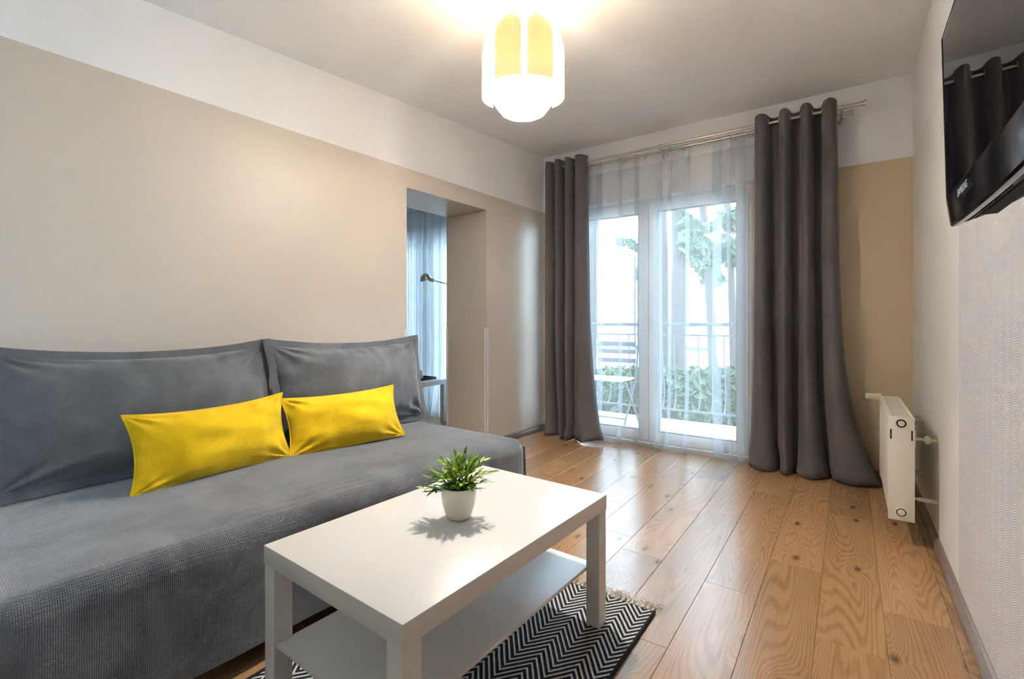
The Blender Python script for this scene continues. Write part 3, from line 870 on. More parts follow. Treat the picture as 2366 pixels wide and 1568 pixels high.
def plant_stem(az, out, hgt, n, curve=1.0, base_r=0.018):
    bx, by = base_r * math.cos(az + rl.uniform(-1, 1)), base_r * math.sin(az + rl.uniform(-1, 1))
    pts = []
    for i in range(9):
        t = i / 8
        r = out * (t ** 1.35)
        z = 0.078 + hgt * (t * (1.55 - 0.55 * t * curve))
        pts.append(Vector((bx * (1 - t) + r * math.cos(az) + 0.003 * nz(t * 3, az), by * (1 - t) + r * math.sin(az) + 0.003 * nz(az, t * 3), z)))
    MB().tube(pts, [0.0013 - 0.0008 * i / 8 for i in range(9)], 5).build('stem', 'stem', plant, smooth=80, local=True)
    for k in range(n):
        t = 0.34 + 0.66 * (k + 0.4) / n
        f = t * 8; i = min(7, int(f)); p = pts[i].lerp(pts[i + 1], f - i)
        tan = (pts[i + 1] - pts[i]).normalized()
        side = tan.cross(Vector((0, 0, 1)))
        if side.length < 0.1: side = Vector((math.cos(az + 1.5), math.sin(az + 1.5), 0))
        side.normalize()
        s = 1 if k % 2 else -1
        if k == n - 1: s = 0
        d = (tan * rl.uniform(0.7, 1.1) + side * s * rl.uniform(0.4, 0.85) + Vector((0, 0, rl.uniform(-0.35, 0.35)))).normalized()
        up = Vector((0, 0, 1)) + Vector((rl.uniform(-.6, .6), rl.uniform(-.6, .6), 0))
        xax = d.cross(up).normalized(); zax = xax.cross(d)
        o = bpy.data.objects.new('leaf', LEAF); COL.objects.link(o); o.parent = plant
        sc = rl.uniform(0.023, 0.035)
        mt = Matrix((xax, d, zax)).transposed().to_4x4()
        o.matrix_local = Matrix.Translation(p) @ mt @ Matrix.Scale(sc, 4)
CA = math.radians(35.04)      # the direction of the photographer's right hand
def dirang(deg): return CA + math.radians(deg)
for az, out, h, n in ((180, .085, .10, 7), (168, .105, .055, 8), (195, .11, .03, 8), (150, .07, .125, 7), (120, .035, .145, 7), (95, .03, .125, 7), (60, .03, .17, 9), (45, .05, .14, 8),
                      (25, .085, .115, 8), (8, .105, .085, 9), (-10, .105, .055, 8), (-30, .09, .035, 7), (-60, .07, .05, 7), (-90, .075, .06, 7), (-120, .08, .05, 7), (-150, .1, .02, 8),
                      (-70, .04, .10, 7), (-20, .055, .11, 7), (205, .06, .09, 7), (240, .045, .10, 7), (270, .03, .12, 6), (70, .07, .09, 7), (110, .07, .08, 7), (140, .08, .075, 7), (0, .03, .13, 7), (35, .095, .06, 7), (-45, .075, .08, 7), (215, .09, .05, 7),
                      (15, .06, .14, 8), (80, .045, .15, 8), (165, .06, .13, 8), (-15, .07, .10, 8), (-105, .05, .085, 7), (190, .085, .075, 8), (130, .055, .12, 7), (-135, .06, .075, 7), (50, .08, .11, 8), (-75, .06, .07, 7)):
    plant_stem(dirang(az + rl.uniform(-6, 6)), out * rl.uniform(.92, 1.08), h * rl.uniform(.92, 1.08) * 0.68, n, 1.0)

# ------------------------------------------------------------------ pendant lamp
LXc, LYc = -1.276, 1.913
lz = 2.28
zc = ceil_z(LXc, LYc)
lamp = thing('pendant_lamp', 'lit white pendant lamp with overlapping petal shade under the ceiling', 'lamp', (LXc, LYc, zc))
MB().lathe([(0, 0), (0.045, 0), (0.045, -0.012), (0.03, -0.035), (0.008, -0.042), (0, -0.042)], (LXc, LYc, zc), 32).build('canopy', 'cord', lamp)
MB().tube([(LXc, LYc, zc - 0.04), (LXc, LYc, lz + 0.10)], 0.0032, 8).build('cable', 'cord', lamp)
MB().lathe([(0, 0.11), (0.018, 0.11), (0.021, -0.06), (0.019, -0.072), (0, -0.072)], (LXc, LYc, lz), 20).build('socket', 'cord', lamp)
bl = MB().lathe([(0.001, 0.045), (0.013, 0.042), (0.016, 0.026), (0.024, 0.004), (0.027, -0.010), (0.024, -0.024), (0.013, -0.034), (0.001, -0.036)], (LXc, LYc, lz - 0.115), 18).build('bulb', 'bulb', lamp)
# eight-lobed globe, open at top and bottom
NB = 8
ang0 = CA - PI / 2            # a seam faces the viewer
prof = [(0.060, 2.512), (0.078, 2.504), (0.112, 2.480), (0.150, 2.438), (0.177, 2.39), (0.191, 2.345), (0.195, 2.30), (0.192, 2.25), (0.183, 2.20), (0.168, 2.155), (0.149, 2.115), (0.124, 2.077), (0.108, 2.058), (0.102, 2.050)]
for k in range(NB):
    a0 = ang0 + 2 * PI * k / NB; a1 = a0 + 2 * PI / NB
    rows = []
    for r, z in prof:
        row = []
        for j in range(9):
            s = j / 8; a = a0 + (a1 - a0) * s
            rr = r * (1 + 0.035 * math.sin(PI * s) - 0.015)
            row.append((LXc + rr * math.cos(a), LYc + rr * math.sin(a), z))
        rows.append(row)
    MB().grid(rows[:10]).build('shade_segment', 'shade', lamp, smooth=60)
    MB().grid(rows[9:]).build('diffuser_segment', 'diffuser', lamp, smooth=60)
    # hanging tongue with a rounded top, standing proud of the globe below
    if k in (1, 6): continue
    am = (a0 + a1) / 2; half = (a1 - a0) / 2 * 0.82
    rows = []
    zt, zb = 2.425, 2.132
    for i in range(15):
        t = i / 14
        z = zb + (zt - zb) * t
        hw = half
        cap = 0.075
        if z > zt - cap: hw = half * math.sqrt(max(0.0, 1 - ((z - zt + cap) / cap) ** 2))
        R0 = 0.1985 - 0.030 * max(0.0, (z - 2.32) / 0.105) ** 2
        row = []
        for j in range(9):
            s = -1 + 2 * j / 8
            a = am + hw * s
            rr = R0 + 0.006 * (1 - s * s)
            row.append((LXc + rr * math.cos(a), LYc + rr * math.sin(a), z))
        rows.append(row)
    MB().grid(rows).build('petal', 'petal', lamp, smooth=60)

# ------------------------------------------------------------------ curtain rods
ROD_Y, ROD_Z = 3.88, 2.476
SH_Y, SH_Z = 3.955, 2.462
rod = thing('curtain_rod', 'brushed steel double curtain rod above the balcony door', 'curtain rod', (-1.13, ROD_Y, ROD_Z))
MB().tube([(-2.335, ROD_Y, ROD_Z), (0.075, ROD_Y, ROD_Z)], 0.0105, 14).build('front_rod', 'steel', rod)
MB().tube([(-2.31, SH_Y, SH_Z), (0.02, SH_Y, SH_Z)], 0.009, 14).build('rear_rod', 'steel', rod)
for x, s in ((-2.335, -1), (0.075, 1)):
    MB().lathe([(0, -0.03 * s), (0.013, -0.03 * s), (0.0135, 0.0), (0.017, 0.01 * s), (0.021, 0.016 * s), (0.021, 0.021 * s), (0, 0.022 * s)], (x, ROD_Y, ROD_Z), 20, axis='x').build('finial', 'steel', rod)
for x, s in ((-2.31, -1), (0.02, 1)):
    MB().lathe([(0, -0.02 * s), (0.0115, -0.02 * s), (0.012, 0.0), (0.0125, 0.008 * s), (0, 0.009 * s)], (x, SH_Y, SH_Z), 16, axis='x').build('end_cap', 'steel', rod)
for x in (-2.318, -1.25, -0.035):
    b = MB().lathe([(0, 0), (0.026, 0), (0.026, -0.006), (0.012, -0.012), (0, -0.012)], (x, YW, ROD_Z - 0.045), 20, axis='y')
    b.tube([(x, YW - 0.008, ROD_Z - 0.045), (x, SH_Y, ROD_Z - 0.043), (x, SH_Y - 0.03, ROD_Z - 0.03), (x, ROD_Y + 0.01, ROD_Z - 0.018)], 0.006, 10)
    b.tube([(x, SH_Y, ROD_Z - 0.043), (x, SH_Y, SH_Z - 0.008)], 0.005, 8)
    b.lathe([(0.0112, -0.008), (0.0145, -0.008), (0.0145, 0.008), (0.0112, 0.008)], (x, ROD_Y, ROD_Z), 18, axis='x')
    b.lathe([(0.0098, -0.008), (0.013, -0.008), (0.013, 0.008), (0.0098, 0.008)], (x, SH_Y, SH_Z), 18, axis='x')
    b.build('bracket', 'steel', rod)

# ------------------------------------------------------------------ dark eyelet curtains
def lerp(a, b, t): return a + (b - a) * t
def dark_curtain(label, top, bot, flare, zt, seed, y_bot):
    """top/bot: list of (x0,x1) of the folds that face the room"""
    root = thing('curtain', label, 'curtain', (lerp(top[0][0], top[-1][1], 0.5), ROD_Y, 0), 0, 'dark eyelet curtains')
    nzl = 56; rows = []
    for i in range(nzl + 1):
        s = i / nzl                        # 0 top .. 1 floor
        z = lerp(zt, 0.006, s)
        w = flare(s)
        row = []
        iv = [(lerp(a[0], b[0], w), lerp(a[1], b[1], w)) for a, b in zip(top, bot)]
        AF, AB = lerp(0.088, 0.100, s), lerp(0.052, 0.058, s)
        mid = ROD_Y - y_bot * s ** 3
        segs = []
        for k, (a, b) in enumerate(iv):
            segs.append((a, b, -1))
            if k + 1 < len(iv): segs.append((b, iv[k + 1][0], 1))
        for q, (a, b, sg) in enumerate(segs):
            n = 14
            for j in range(n + (1 if q == len(segs) - 1 else 0)):
                t = j / n
                yy = mid + (AB if sg > 0 else -AF) * max(0.0, math.sin(PI * t)) ** (0.42 if sg > 0 else 0.55)
                x = lerp(a, b, t)
                wob = nz(x * 8 + seed, z * 1.3, seed) * 0.008 * (0.3 + s) + nz(x * 11 + seed, z * 7, seed + 3) * 0.045 * (max(0, s - 0.86) / 0.14) ** 1.5
                row.append((x + wob * 0.5, yy + wob, z + 0.010 * nz(x * 9 + seed, 1.7, seed) * max(0, 1 - s * 12) + max(0.0, 0.045 * nz(x * 6 + seed, 3.3)) * max(0, s - 0.93) / 0.07))
        rows.append(row)
    o = MB().grid(rows).build('panel', 'curtain', root, smooth=80)
    md = o.modifiers.new('thickness', 'SOLIDIFY'); md.thickness = 0.0025; md.offset = 0
    # hem seam
    for k, (a, b) in enumerate(top):
        for xx in (a, b):
            if (k == 0 and xx == a): continue
            gm = MB(); pts = [(xx, ROD_Y + 0.023 * math.cos(t), ROD_Z + 0.023 * math.sin(t)) for t in [2 * PI * i / 20 for i in range(20)]]
            gm.tube(pts, 0.0042, 6, closed=True)
            gm.build('grommet', 'chrome', root, smooth=80)
    return root
dark_curtain('charcoal grey eyelet curtain left of the balcony door, beside the left wall',
             [(-2.318, -2.229), (-2.209, -2.141), (-2.106, -2.031), (-2.014, -1.895)],
             [(-2.300, -2.170), (-2.140, -2.075), (-2.058, -2.010), (-2.000, -1.735)],
             lambda s: 0.22 * s + 0.78 * s ** 5, 2.527, 1.0, 0.035)
dark_curtain('charcoal grey eyelet curtain right of the balcony door, trailing towards the radiator',
             [(-0.558, -0.469), (-0.401, -0.334), (-0.272, -0.201), (-0.144, -0.063)],
             [(-0.598, -0.410), (-0.398, -0.315), (-0.290, -0.110), (-0.088, 0.180)],
             lambda s: 0.14 * s + 0.86 * s ** 6, 2.527, 4.0, 0.03)

# ------------------------------------------------------------------ sheer curtains
def sheer_curtain(label, x0, x1, yb, zt, folds, mat, seed, rings, rise=0.0):
    root = thing('sheer_curtain', label, 'curtain', ((x0 + x1) / 2, yb, 0))
    # plan path with flattened overlaps
    path = []
    xs = x0
    for fx, fw in sorted(folds):
        if fx <= xs: continue
        n = max(2, int((fx + fw - xs) / 0.02))
        for j in range(n): path.append((lerp(xs, fx + fw, j / n), 0.0))
        path += [(fx + fw, 0.0), (fx + fw * 1.02, 0.006), (fx + fw * 0.5, 0.010), (fx - 0.004, 0.014), (fx - 0.006, 0.018), (fx + fw * 0.5, 0.021)]
        xs = fx + fw
        path.append((xs + 0.004, 0.020))
    n = max(2, int((x1 - xs) / 0.02))
    for j in range(1, n + 1): path.append((lerp(xs, x1, j / n), 0.0))
    nzl = 46
    def rowz(z, s):
        r = []
        for x, dy in path:
            low = max(0.0, s - 0.80) / 0.20
            yy = yb + dy + 0.012 * math.sin(x * 14 + seed) * (0.4 + 0.6 * s) + 0.006 * nz(x * 9, z * 0.8, seed)
            yy -= low ** 2 * (0.035 + 0.05 * nz(x * 4.5 + seed, 0.3))
            xx = x + 0.012 * nz(x * 2.2 + seed, z * 0.9) * s + low ** 2 * 0.05 * nz(x * 3.1 + seed, 7.7)
            r.append((xx, yy, z + (0.02 * max(0, nz(x * 6 + seed, 5.5)) * low ** 2)))
        return r
    zs = [lerp(zt, 0.004, i / nzl) for i in range(nzl + 1)]
    rows = [rowz(z, i / nzl) for i, z in enumerate(zs)]
    body = MB().grid(rows[2:]).build('voile', mat, root, smooth=80)
    md = body.modifiers.new('thickness', 'SOLIDIFY'); md.thickness = 0.0012; md.offset = 0
    MB().grid(rows[:3]).build('header', 'sheer_hem', root, smooth=80)
    hem = [[(x, y - 0.0015, z) for x, y, z in r] for r in rows[-2:]]
    MB().grid(hem).build('hem', mat, root, smooth=80)
    for xr in rings:
        tl = random.Random(int(xr * 1000)).uniform(-0.9, 0.9)
        pts = [(xr + 0.021 * math.cos(t) * math.cos(tl), SH_Y + 0.021 * math.cos(t) * math.sin(tl), SH_Z - 0.012 + 0.021 * math.sin(t)) for t in [2 * PI * i / 20 for i in range(20)]]
        MB().tube(pts, 0.0028, 6, closed=True).build('ring', 'chrome', root, smooth=80)
    return root
import_f = [(-1.862, 0.052), (-1.645, 0.028), (-1.500, 0.03), (-1.475, 0.05), (-1.305, 0.036), (-1.215, 0.020), (-1.075, 0.022), (-0.87, 0.058), (-0.765, 0.022), (-0.70, 0.06)]
sheer_curtain('white sheer curtain across the balcony door between the dark curtains', -2.26, -0.53, 3.962, 2.485, import_f, 'sheer', 2.0,
              [-1.80, -1.595, -1.40, -1.215, -1.075, -0.905, -0.72, -0.60])
f2 = []
xx = -4.80
rr2 = random.Random(5)
while xx < -3.1:
    f2.append((xx, rr2.uniform(0.03, 0.06))); xx += rr2.uniform(0.10, 0.16)
sheer_curtain('white sheer curtain in the next room seen through the doorway', -4.9, -2.98, 3.90, 2.45, f2, 'sheer2', 6.0, [])
rod2 = thing('curtain_rod', 'plain steel curtain rod in the next room', 'curtain rod', (-3.95, 3.90, 2.47))
MB().tube([(-4.95, 3.90, 2.47), (-2.94, 3.90, 2.47)], 0.009, 12).build('front_rod', 'steel', rod2)
for x in (-4.5, -3.3):
    MB().tube([(x, YW, 2.44), (x, 3.90, 2.458)], 0.006, 8).build('bracket', 'steel', rod2)

# ------------------------------------------------------------------ radiator
ra = thing('radiator', 'white panel radiator on the right wall by the window corner', 'radiator', (0.20, 3.25, 0.122))
RA0, RA1, RXa, RXb, RZ0, RZ1 = 2.872, 3.63, 0.154, 0.251, 0.122, 0.607
m = MB().box(RXa + 0.004, RXa + 0.016, RA0 + 0.006, RA1 - 0.006, RZ0 + 0.004, RZ1 - 0.006, 0.003)
m.build('front_panel', 'rad_white', ra)
for k in range(9):
    y0 = RA0 + 0.05 + k * (RA1 - RA0 - 0.1) / 8.5
    MB().box(RXa + 0.001, RXa + 0.006, y0, y0 + 0.045, RZ0 + 0.03, RZ1 - 0.035, 0.002).build('rib', 'rad_white', ra)
MB().box(RXb - 0.014, RXb - 0.003, RA0 + 0.006, RA1 - 0.006, RZ0 + 0.004, RZ1 - 0.006, 0.003).build('rear_panel', 'rad_white', ra)
# end covers with two slots
for ye, s in ((RA0, 1), (RA1, -1)):
    y0, y1 = sorted((ye, ye + s * 0.006))
    c = MB().box(RXa, RXb, y0, y1, RZ0, RZ1, 0.0015).build('end_cover', 'rad_white', ra)
    if s == 1:
        for xs_ in (RXa + 0.010, RXb - 0.010):
            MB().box(xs_ - 0.0028, xs_ + 0.0028, ye - 0.0012, ye + 0.001, RZ1 - 0.108, RZ1 - 0.062, 0.0006, 1).build('slot', 'hole_shadow', c)
        for zz, kd in ((RZ1 - 0.032, 0), (RZ0 + 0.038, 1)):
            xc = (RXa + RXb) / 2
            MB().lathe([(0.0185, 0.0005), (0.0245, -0.0004), (0.0235, -0.003), (0.0195, -0.003), (0.0185, 0.0005)], (xc, ye, zz), 32, axis='y').build('collar', 'rad_white', c)
            MB().lathe([(0.0, -0.0010), (0.0190, -0.0010), (0.019, 0.0)], (xc, ye, zz), 32, axis='y').build('port', 'hole_shadow', c)
            if kd == 0: MB().lathe([(0, -0.006), (0.003, -0.007), (0.004, -0.004), (0.009, -0.006), (0.0125, -0.005), (0.013, -0.001), (0, -0.001)], (xc, ye, zz), 24, axis='y').build('vent_plug', 'rad_white', c)
            else: MB().lathe([(0, -0.0045), (0.0125, -0.0045), (0.0145, -0.0035), (0.0148, -0.001), (0, -0.001)], (xc, ye, zz), 24, axis='y').build('blank_plug', 'cream_plastic', c)
# top grille bars
for k in range(15):
    y0 = RA0 + 0.012 + k * (RA1 - RA0 - 0.03) / 14.6
    MB().box(RXa + 0.016, RXb - 0.014, y0, y0 + 0.028, RZ1 - 0.008, RZ1 - 0.005).build('grille_bar', 'rad_white', ra, smooth=0)
MB().box(RXa + 0.001, RXa + 0.017, RA0 + 0.004, RA1 - 0.004, RZ1 - 0.008, RZ1 - 0.001, 0.002).box(RXb - 0.015, RXb - 0.001, RA0 + 0.004, RA1 - 0.004, RZ1 - 0.008, RZ1 - 0.001, 0.002).build('grille_edge', 'rad_white', ra)
# thermostat head at the far end
vy = RA1 + 0.028
tz = RZ1 - 0.012
v = MB().lathe([(0, 0.086), (0.0135, 0.086), (0.0155, 0.090), (0.0165, 0.105), (0.0170, 0.135), (0.0205, 0.138), (0.0215, 0.158), (0.0195, 0.163), (0, 0.163)], (0, vy, tz), 24, axis='x')
th = v.build('thermostat_knob', 'cream_plastic', ra)
for k in range(12):
    a = 2 * PI * k / 12
    yk, zk = vy + 0.0165 * math.cos(a), tz + 0.0165 * math.sin(a)
    MB().tube([(0.089, yk, zk), (0.128, yk, zk)], 0.0018, 5).build('grip_rib', 'cream_plastic', th, smooth=60)
MB().lathe([(0.0145, -0.012), (0.0160, -0.012), (0.0160, 0.012), (0.0145, 0.012)], (0.182, vy, RZ1 - 0.012), 20, axis='x').tube([(0.176, vy, RZ1 - 0.012), (0.215, vy, RZ1 - 0.012)], 0.011, 12).tube([(0.20, vy, RZ1 - 0.012), (0.20, RA1 - 0.002, RZ1 - 0.03)], 0.010, 12).build('valve', 'chrome', ra)
MB().tube([(0.20, vy, RZ1 - 0.012), (0.20, vy + 0.012, RZ1 - 0.09), (0.24, vy + 0.012, RZ1 - 0.11), (XR, vy + 0.012, RZ1 - 0.11)], 0.007, 10).build('pipe', 'rad_white', ra, smooth=70)
# wall brackets
for yb_ in (RA0 + 0.10, RA1 - 0.12):
    bk = MB().tube([(RXb - 0.006, yb_, RZ1 - 0.115), (XR, yb_, RZ1 - 0.115)], 0.0075, 12)
    bk.lathe([(0, 0.042), (0.012, 0.042), (0.020, 0.050), (0.021, 0.058), (0.013, 0.066), (0, 0.066)], (RXb, yb_, RZ1 - 0.115), 20, axis='x')
    bk.box(RXb - 0.006, RXb + 0.010, yb_ - 0.018, yb_ + 0.018, RZ1 - 0.15, RZ1 - 0.075, 0.002)
    bk.build('upper_bracket', 'cream_plastic', ra)
    MB().tube([(RXb - 0.006, yb_, RZ0 + 0.085), (RXb + 0.02, yb_, RZ0 + 0.085)], 0.006, 12).tube([(RXb + 0.018, yb_, RZ0 + 0.085), (XR, yb_, RZ0 + 0.085)], [0.009, 0.0125], 14).build('lower_stop', 'cream_plastic', ra)

# ------------------------------------------------------------------ television on the right wall
TVX, TVY1, TVZ = 0.180, 1.50, 1.496          # front plane, far edge, centre height
TVW, TVH = 0.795, 0.457
tv = bpy.data.objects.new('television', None); COL.objects.link(tv)
tag(tv, 'black flat television on a wall mount, high on the right wall', 'television')
# local: X out of the wall into the room (negative world X), Y along wall, Z up
tv.location = (TVX, TVY1 - TVW / 2, TVZ)
tv.rotation_euler = (0, math.radians(-1.3), 0)
hw, hh = TVW / 2, TVH / 2
# bezel: ring with a pointed rounded edge, lower edge dips in a shallow curve
def bez_z(y): return -hh - 0.008 * (1 - (y / hw) ** 2)
nbz = 36
def ring_pts(inset, x, low=True):
    pts = []
    for j in range(nbz + 1):
        y = -hw + inset + (TVW - 2 * inset) * j / nbz
        pts.append((x, y, (bez_z(y) if low else -hh) + inset))
    for j in range(9):
        pts.append((x, hw - inset, lerp((bez_z(hw) if low else -hh) + inset, hh - inset, (j + 1) / 10)))
    for j in range(nbz + 1):
        y = hw - inset - (TVW - 2 * inset) * j / nbz
        pts.append((x, y, hh - inset))
    for j in range(9):
        pts.append((x, -hw + inset, lerp(hh - inset, (bez_z(-hw) if low else -hh) + inset, (j + 1) / 10)))
    return pts
def ring_scr(x, g=0.0):
    ins, lowi = 0.030 + g, 0.062 + g
    pts = []
    y0, y1, z0, z1 = -hw + ins, hw - ins, -hh + lowi, hh - ins
    for j in range(nbz + 1): pts.append((x, lerp(y0, y1, j / nbz), z0))
    for j in range(9): pts.append((x, y1, lerp(z0, z1, (j + 1) / 10)))
    for j in range(nbz + 1): pts.append((x, lerp(y1, y0, j / nbz), z1))
    for j in range(9): pts.append((x, y0, lerp(z1, z0, (j + 1) / 10)))
    return pts
b = MB().grid([ring_pts(0.004, 0.028), ring_pts(0.0, 0.022), ring_pts(0.0, 0.013), ring_pts(0.0035, 0.0088), ring_scr(0.0, -0.004), ring_scr(0.0), ring_scr(0.0012, 0.0006)], closed=True)
b.build('bezel', 'black_gloss', tv, smooth=35, local=True)
sp = ring_scr(0.0011, 0.0004)
MB().add([sp[0], sp[nbz], sp[nbz + 10], sp[2 * nbz + 10]], [(0, 1, 2, 3)]).build('screen', 'screen_glass', tv, smooth=0, local=True)
# back shell: flat underside, bulging towards the wall in the middle
def shell_d(y): return 0.014 + 0.078 * (1 - math.exp(-(hw - abs(y)) / 0.17))
rows = []
for j in range(41):
    y = -hw + 0.001 + (TVW - 0.002) * j / 40
    d = shell_d(y); zb_ = bez_z(y) + 0.0025
    rows.append([(0.013, y, zb_), (d - 0.004, y, -hh + 0.001), (d, y, -hh + 0.006), (d, y, hh - 0.016), (d - 0.006, y, hh - 0.006), (0.013, y, hh - 0.002)])
shm = MB().grid(rows)
shm.add(rows[0], [tuple(range(6))]); shm.add(rows[-1], [tuple(range(6))])
shell = shm.build('back_shell', 'black_matt', tv, smooth=35, local=True)
slot_me = MB().box(-0.0017, 0.0017, -0.0052, 0.0052, -0.0008, 0.0008).mesh('vent_slot', 'hole_shadow', 0)  # raised black bars with the slot shadow in their colour
for q in range(8):
    x = 0.021 + q * 0.0085
    for j in range(26):
        y = hw - 0.035 - j * 0.0150
        if x > shell_d(y) - 0.009: continue
        if 0.032 < x < 0.062 and y < hw - 0.155: continue
        t = (x - 0.013) / (shell_d(y) - 0.017)
        o = bpy.data.objects.new('vent_slot', slot_me); COL.objects.link(o); o.parent = shell
        o.location = (x, y, lerp(bez_z(y) + 0.0025, -hh + 0.001, t) - 0.0002)
MB().box(0.036, 0.058, -0.22, hw - 0.165, -hh - 0.0065, -hh - 0.0005).build('connector_bay', 'hole_shadow', shell, smooth=0, local=True)  # solid black block, its colour gives the bay's inner shadow
# maker's name under the screen
fc = bpy.data.curves.new('lettering', 'FONT'); fc.body = 'SAMSUNG'; fc.size = 0.0215; fc.align_x = 'CENTER'; fc.align_y = 'CENTER'; fc.extrude = 0.0003
fo = bpy.data.objects.new('lettering_tmp', fc); COL.objects.link(fo)
bpy.context.view_layer.update()
me = bpy.data.meshes.new_from_object(fo.evaluated_get(bpy.context.evaluated_depsgraph_get()))
bpy.data.objects.remove(fo)
me.materials.append(M['grey_print'])
lo = bpy.data.objects.new('lettering', me); COL.objects.link(lo); lo.parent = tv
lo['label'] = 'silver maker name under the screen'
lo.matrix_local = Matrix(((0, 0, -1, -0.0006), (-1, 0, 0, 0.18), (0, 1, 0, -hh + 0.041), (0, 0, 0, 1)))
# wall mount
wm = MB().box(XR - TVX - 0.012, XR - TVX, -0.10, 0.10, -0.10, 0.10, 0.002).box(0.088, XR - TVX - 0.01, -0.07, -0.045, -0.08, 0.08, 0.003).box(0.088, XR - TVX - 0.01, 0.045, 0.07, -0.08, 0.08, 0.003)
wm.build('wall_mount', 'black_matt', tv, local=True)

# ------------------------------------------------------------------ next room: side table, tray, jars, floor lamp
st = thing('side_table', 'small white square side table seen through the doorway', 'table', (-3.75, 3.56, 0), math.radians(1))
MB().box(-0.275, 0.275, -0.2, 0.2, 0.40, 0.45, 0.0015).build('tabletop', 'white_lacquer', st, local=True)
for sx in (-1, 1):
    for sy in (-1, 1):
        x0, x1 = sorted((sx * 0.273, sx * 0.223)); y0, y1 = sorted((sy * 0.198, sy * 0.148))
        MB().box(x0, x1, y0, y1, 0, 0.40, 0.0015).build('leg', 'white_lacquer', st, local=True)
ty = thing('serving_tray', 'black low-rimmed tray on the side table', 'tray', (-3.70, 3.575, 0.45))
m = MB().box(-0.14, 0.14, -0.11, 0.11, 0.0, 0.006, 0.001)
m.build('base', 'tray', ty, local=True)
for x0, x1, y0, y1 in ((-0.14, 0.14, -0.11, -0.103), (-0.14, 0.14, 0.103, 0.11), (-0.14, -0.133, -0.103, 0.103), (0.133, 0.14, -0.103, 0.103)):
    MB().box(x0, x1, y0, y1, 0.006, 0.026, 0.001).build('rim', 'tray', ty, local=True)
for (x, y, h, r, lab) in ((-3.715, 3.535, 0.062, 0.024, 'small white jar at the front of the black tray'), (-3.715, 3.615, 0.075, 0.024, 'small white lidded jar at the back of the black tray')):
    j = thing('jar', lab, 'jar', (x, y, 0.456), 0, 'white jars on the tray')
    MB().lathe([(0, 0), (r * 0.9, 0), (r, 0.004), (r, h), (r * 0.94, h + 0.002), (0, h + 0.002)], (0, 0, 0), 28).build('body', 'ceramic', j, local=True)
    MB().lathe([(0, h + 0.012), (r * 0.4, h + 0.011), (r * 0.6, h + 0.007), (r * 0.62, h + 0.002), (0, h + 0.002)], (0, 0, 0), 24).build('lid', 'ceramic', j, local=True)
fl = thing('floor_lamp', 'steel reading lamp with a small dome head in the next room', 'lamp', (-3.14, 3.62, 0))
MB().lathe([(0, 0), (0.115, 0), (0.115, 0.012), (0.03, 0.022), (0.012, 0.03), (0, 0.03)], (-3.14, 3.62, 0), 36).build('base', 'steel', fl)
MB().tube([(-3.14, 3.62, 0.02), (-3.14, 3.62, 1.39)], 0.008, 12).build('pole', 'steel', fl)
A0, A1 = Vector((-3.14, 3.62, 1.392)), Vector((-3.37, 3.452, 1.462))
MB().tube([A0, A1], 0.0058, 10).build('arm', 'steel', fl)
dv = (A1 - A0).normalized()
MB().tube([A1 - dv * 0.005, A1 + dv * 0.05], 0.0165, 16).build('neck', 'steel', fl)
# dome head: half shell opening down and to the left
hc = A1 + dv * 0.085 + Vector((0, 0, 0.004))
ax = (Vector((0, 0, 1)) * 0.85 - dv * -0.35).normalized()
def dome(R, L):
    rows = []
    e1 = ax.orthogonal().normalized(); e2 = ax.cross(e1)
    for i in range(11):
        t = i / 10 * PI / 2
        rows.append([hc + ax * (L * math.cos(t) - 0.018) + (e1 * math.cos(a) + e2 * math.sin(a)) * R * math.sin(t) for a in [2 * PI * k / 28 for k in range(28)]])
    return rows
MB().grid(dome(0.056, 0.062), closed=True).grid(dome(0.053, 0.058), closed=True).build('shade', 'steel', fl, smooth=70)
MB().lathe([(0.001, -0.02), (0.014, -0.012), (0.017, 0.004), (0.01, 0.02), (0.001, 0.024)], tuple(hc), 14).build('bulb', 'ceramic', fl)
MB().tube([hc + Vector((0.012, 0.008, -0.02)), hc + Vector((0.012, 0.008, -0.13))], 0.0012, 5).tube([hc + Vector((0.012, 0.008, -0.13)), hc + Vector((0.012, 0.008, -0.145))], 0.003, 6).build('pull_cord', 'steel', fl)

# ------------------------------------------------------------------ balcony
deck = MB().box(-5.6, 0.9, YO, 5.42, -0.14, -0.055).build('balcony_floor', 'railing', smooth=0)
struct(deck, 'balcony floor of pale boards')
y = YO + 0.01
dm = MB().box(-3.25, 3.25, -0.052, 0.052, -0.025, 0.0, 0.002, 1).mesh('deck_board', 'deck', 30)
while y < 5.36:
    o = bpy.data.objects.new('deck_board', dm); COL.objects.link(o); o.parent = deck
    o.location = (-2.35, y + 0.052, -0.03); y += 0.113
rail = thing('balcony_railing', 'grey metal balcony railing with bowed bars behind the glass doors', 'railing', (-2.3, 5.30, -0.03))
MB().box(-5.5, 0.85, 5.27, 5.33, 1.005, 1.043, 0.004).build('handrail', 'railing', rail)
MB().box(-5.5, 0.85, 5.29, 5.31, 0.900, 0.918).build('upper_bar', 'railing', rail, smooth=0)
MB().box(-5.5, 0.85, 5.29, 5.31, 0.085, 0.105).build('lower_bar', 'railing', rail, smooth=0)
bal = MB().tube([(0, 0.0, 0.905), (0, 0.004, 0.75), (0, 0.03, 0.55), (0, 0.075, 0.36), (0, 0.085, 0.26), (0, 0.05, 0.15), (0, 0.0, 0.095)], 0.0065, 8).mesh('baluster', 'railing', 60)
x = -5.4
while x < 0.8:
    o = bpy.data.objects.new('baluster', bal); COL.objects.link(o); o.parent = rail
    o.location = (x + 2.3, 0, 0.03); x += 0.128
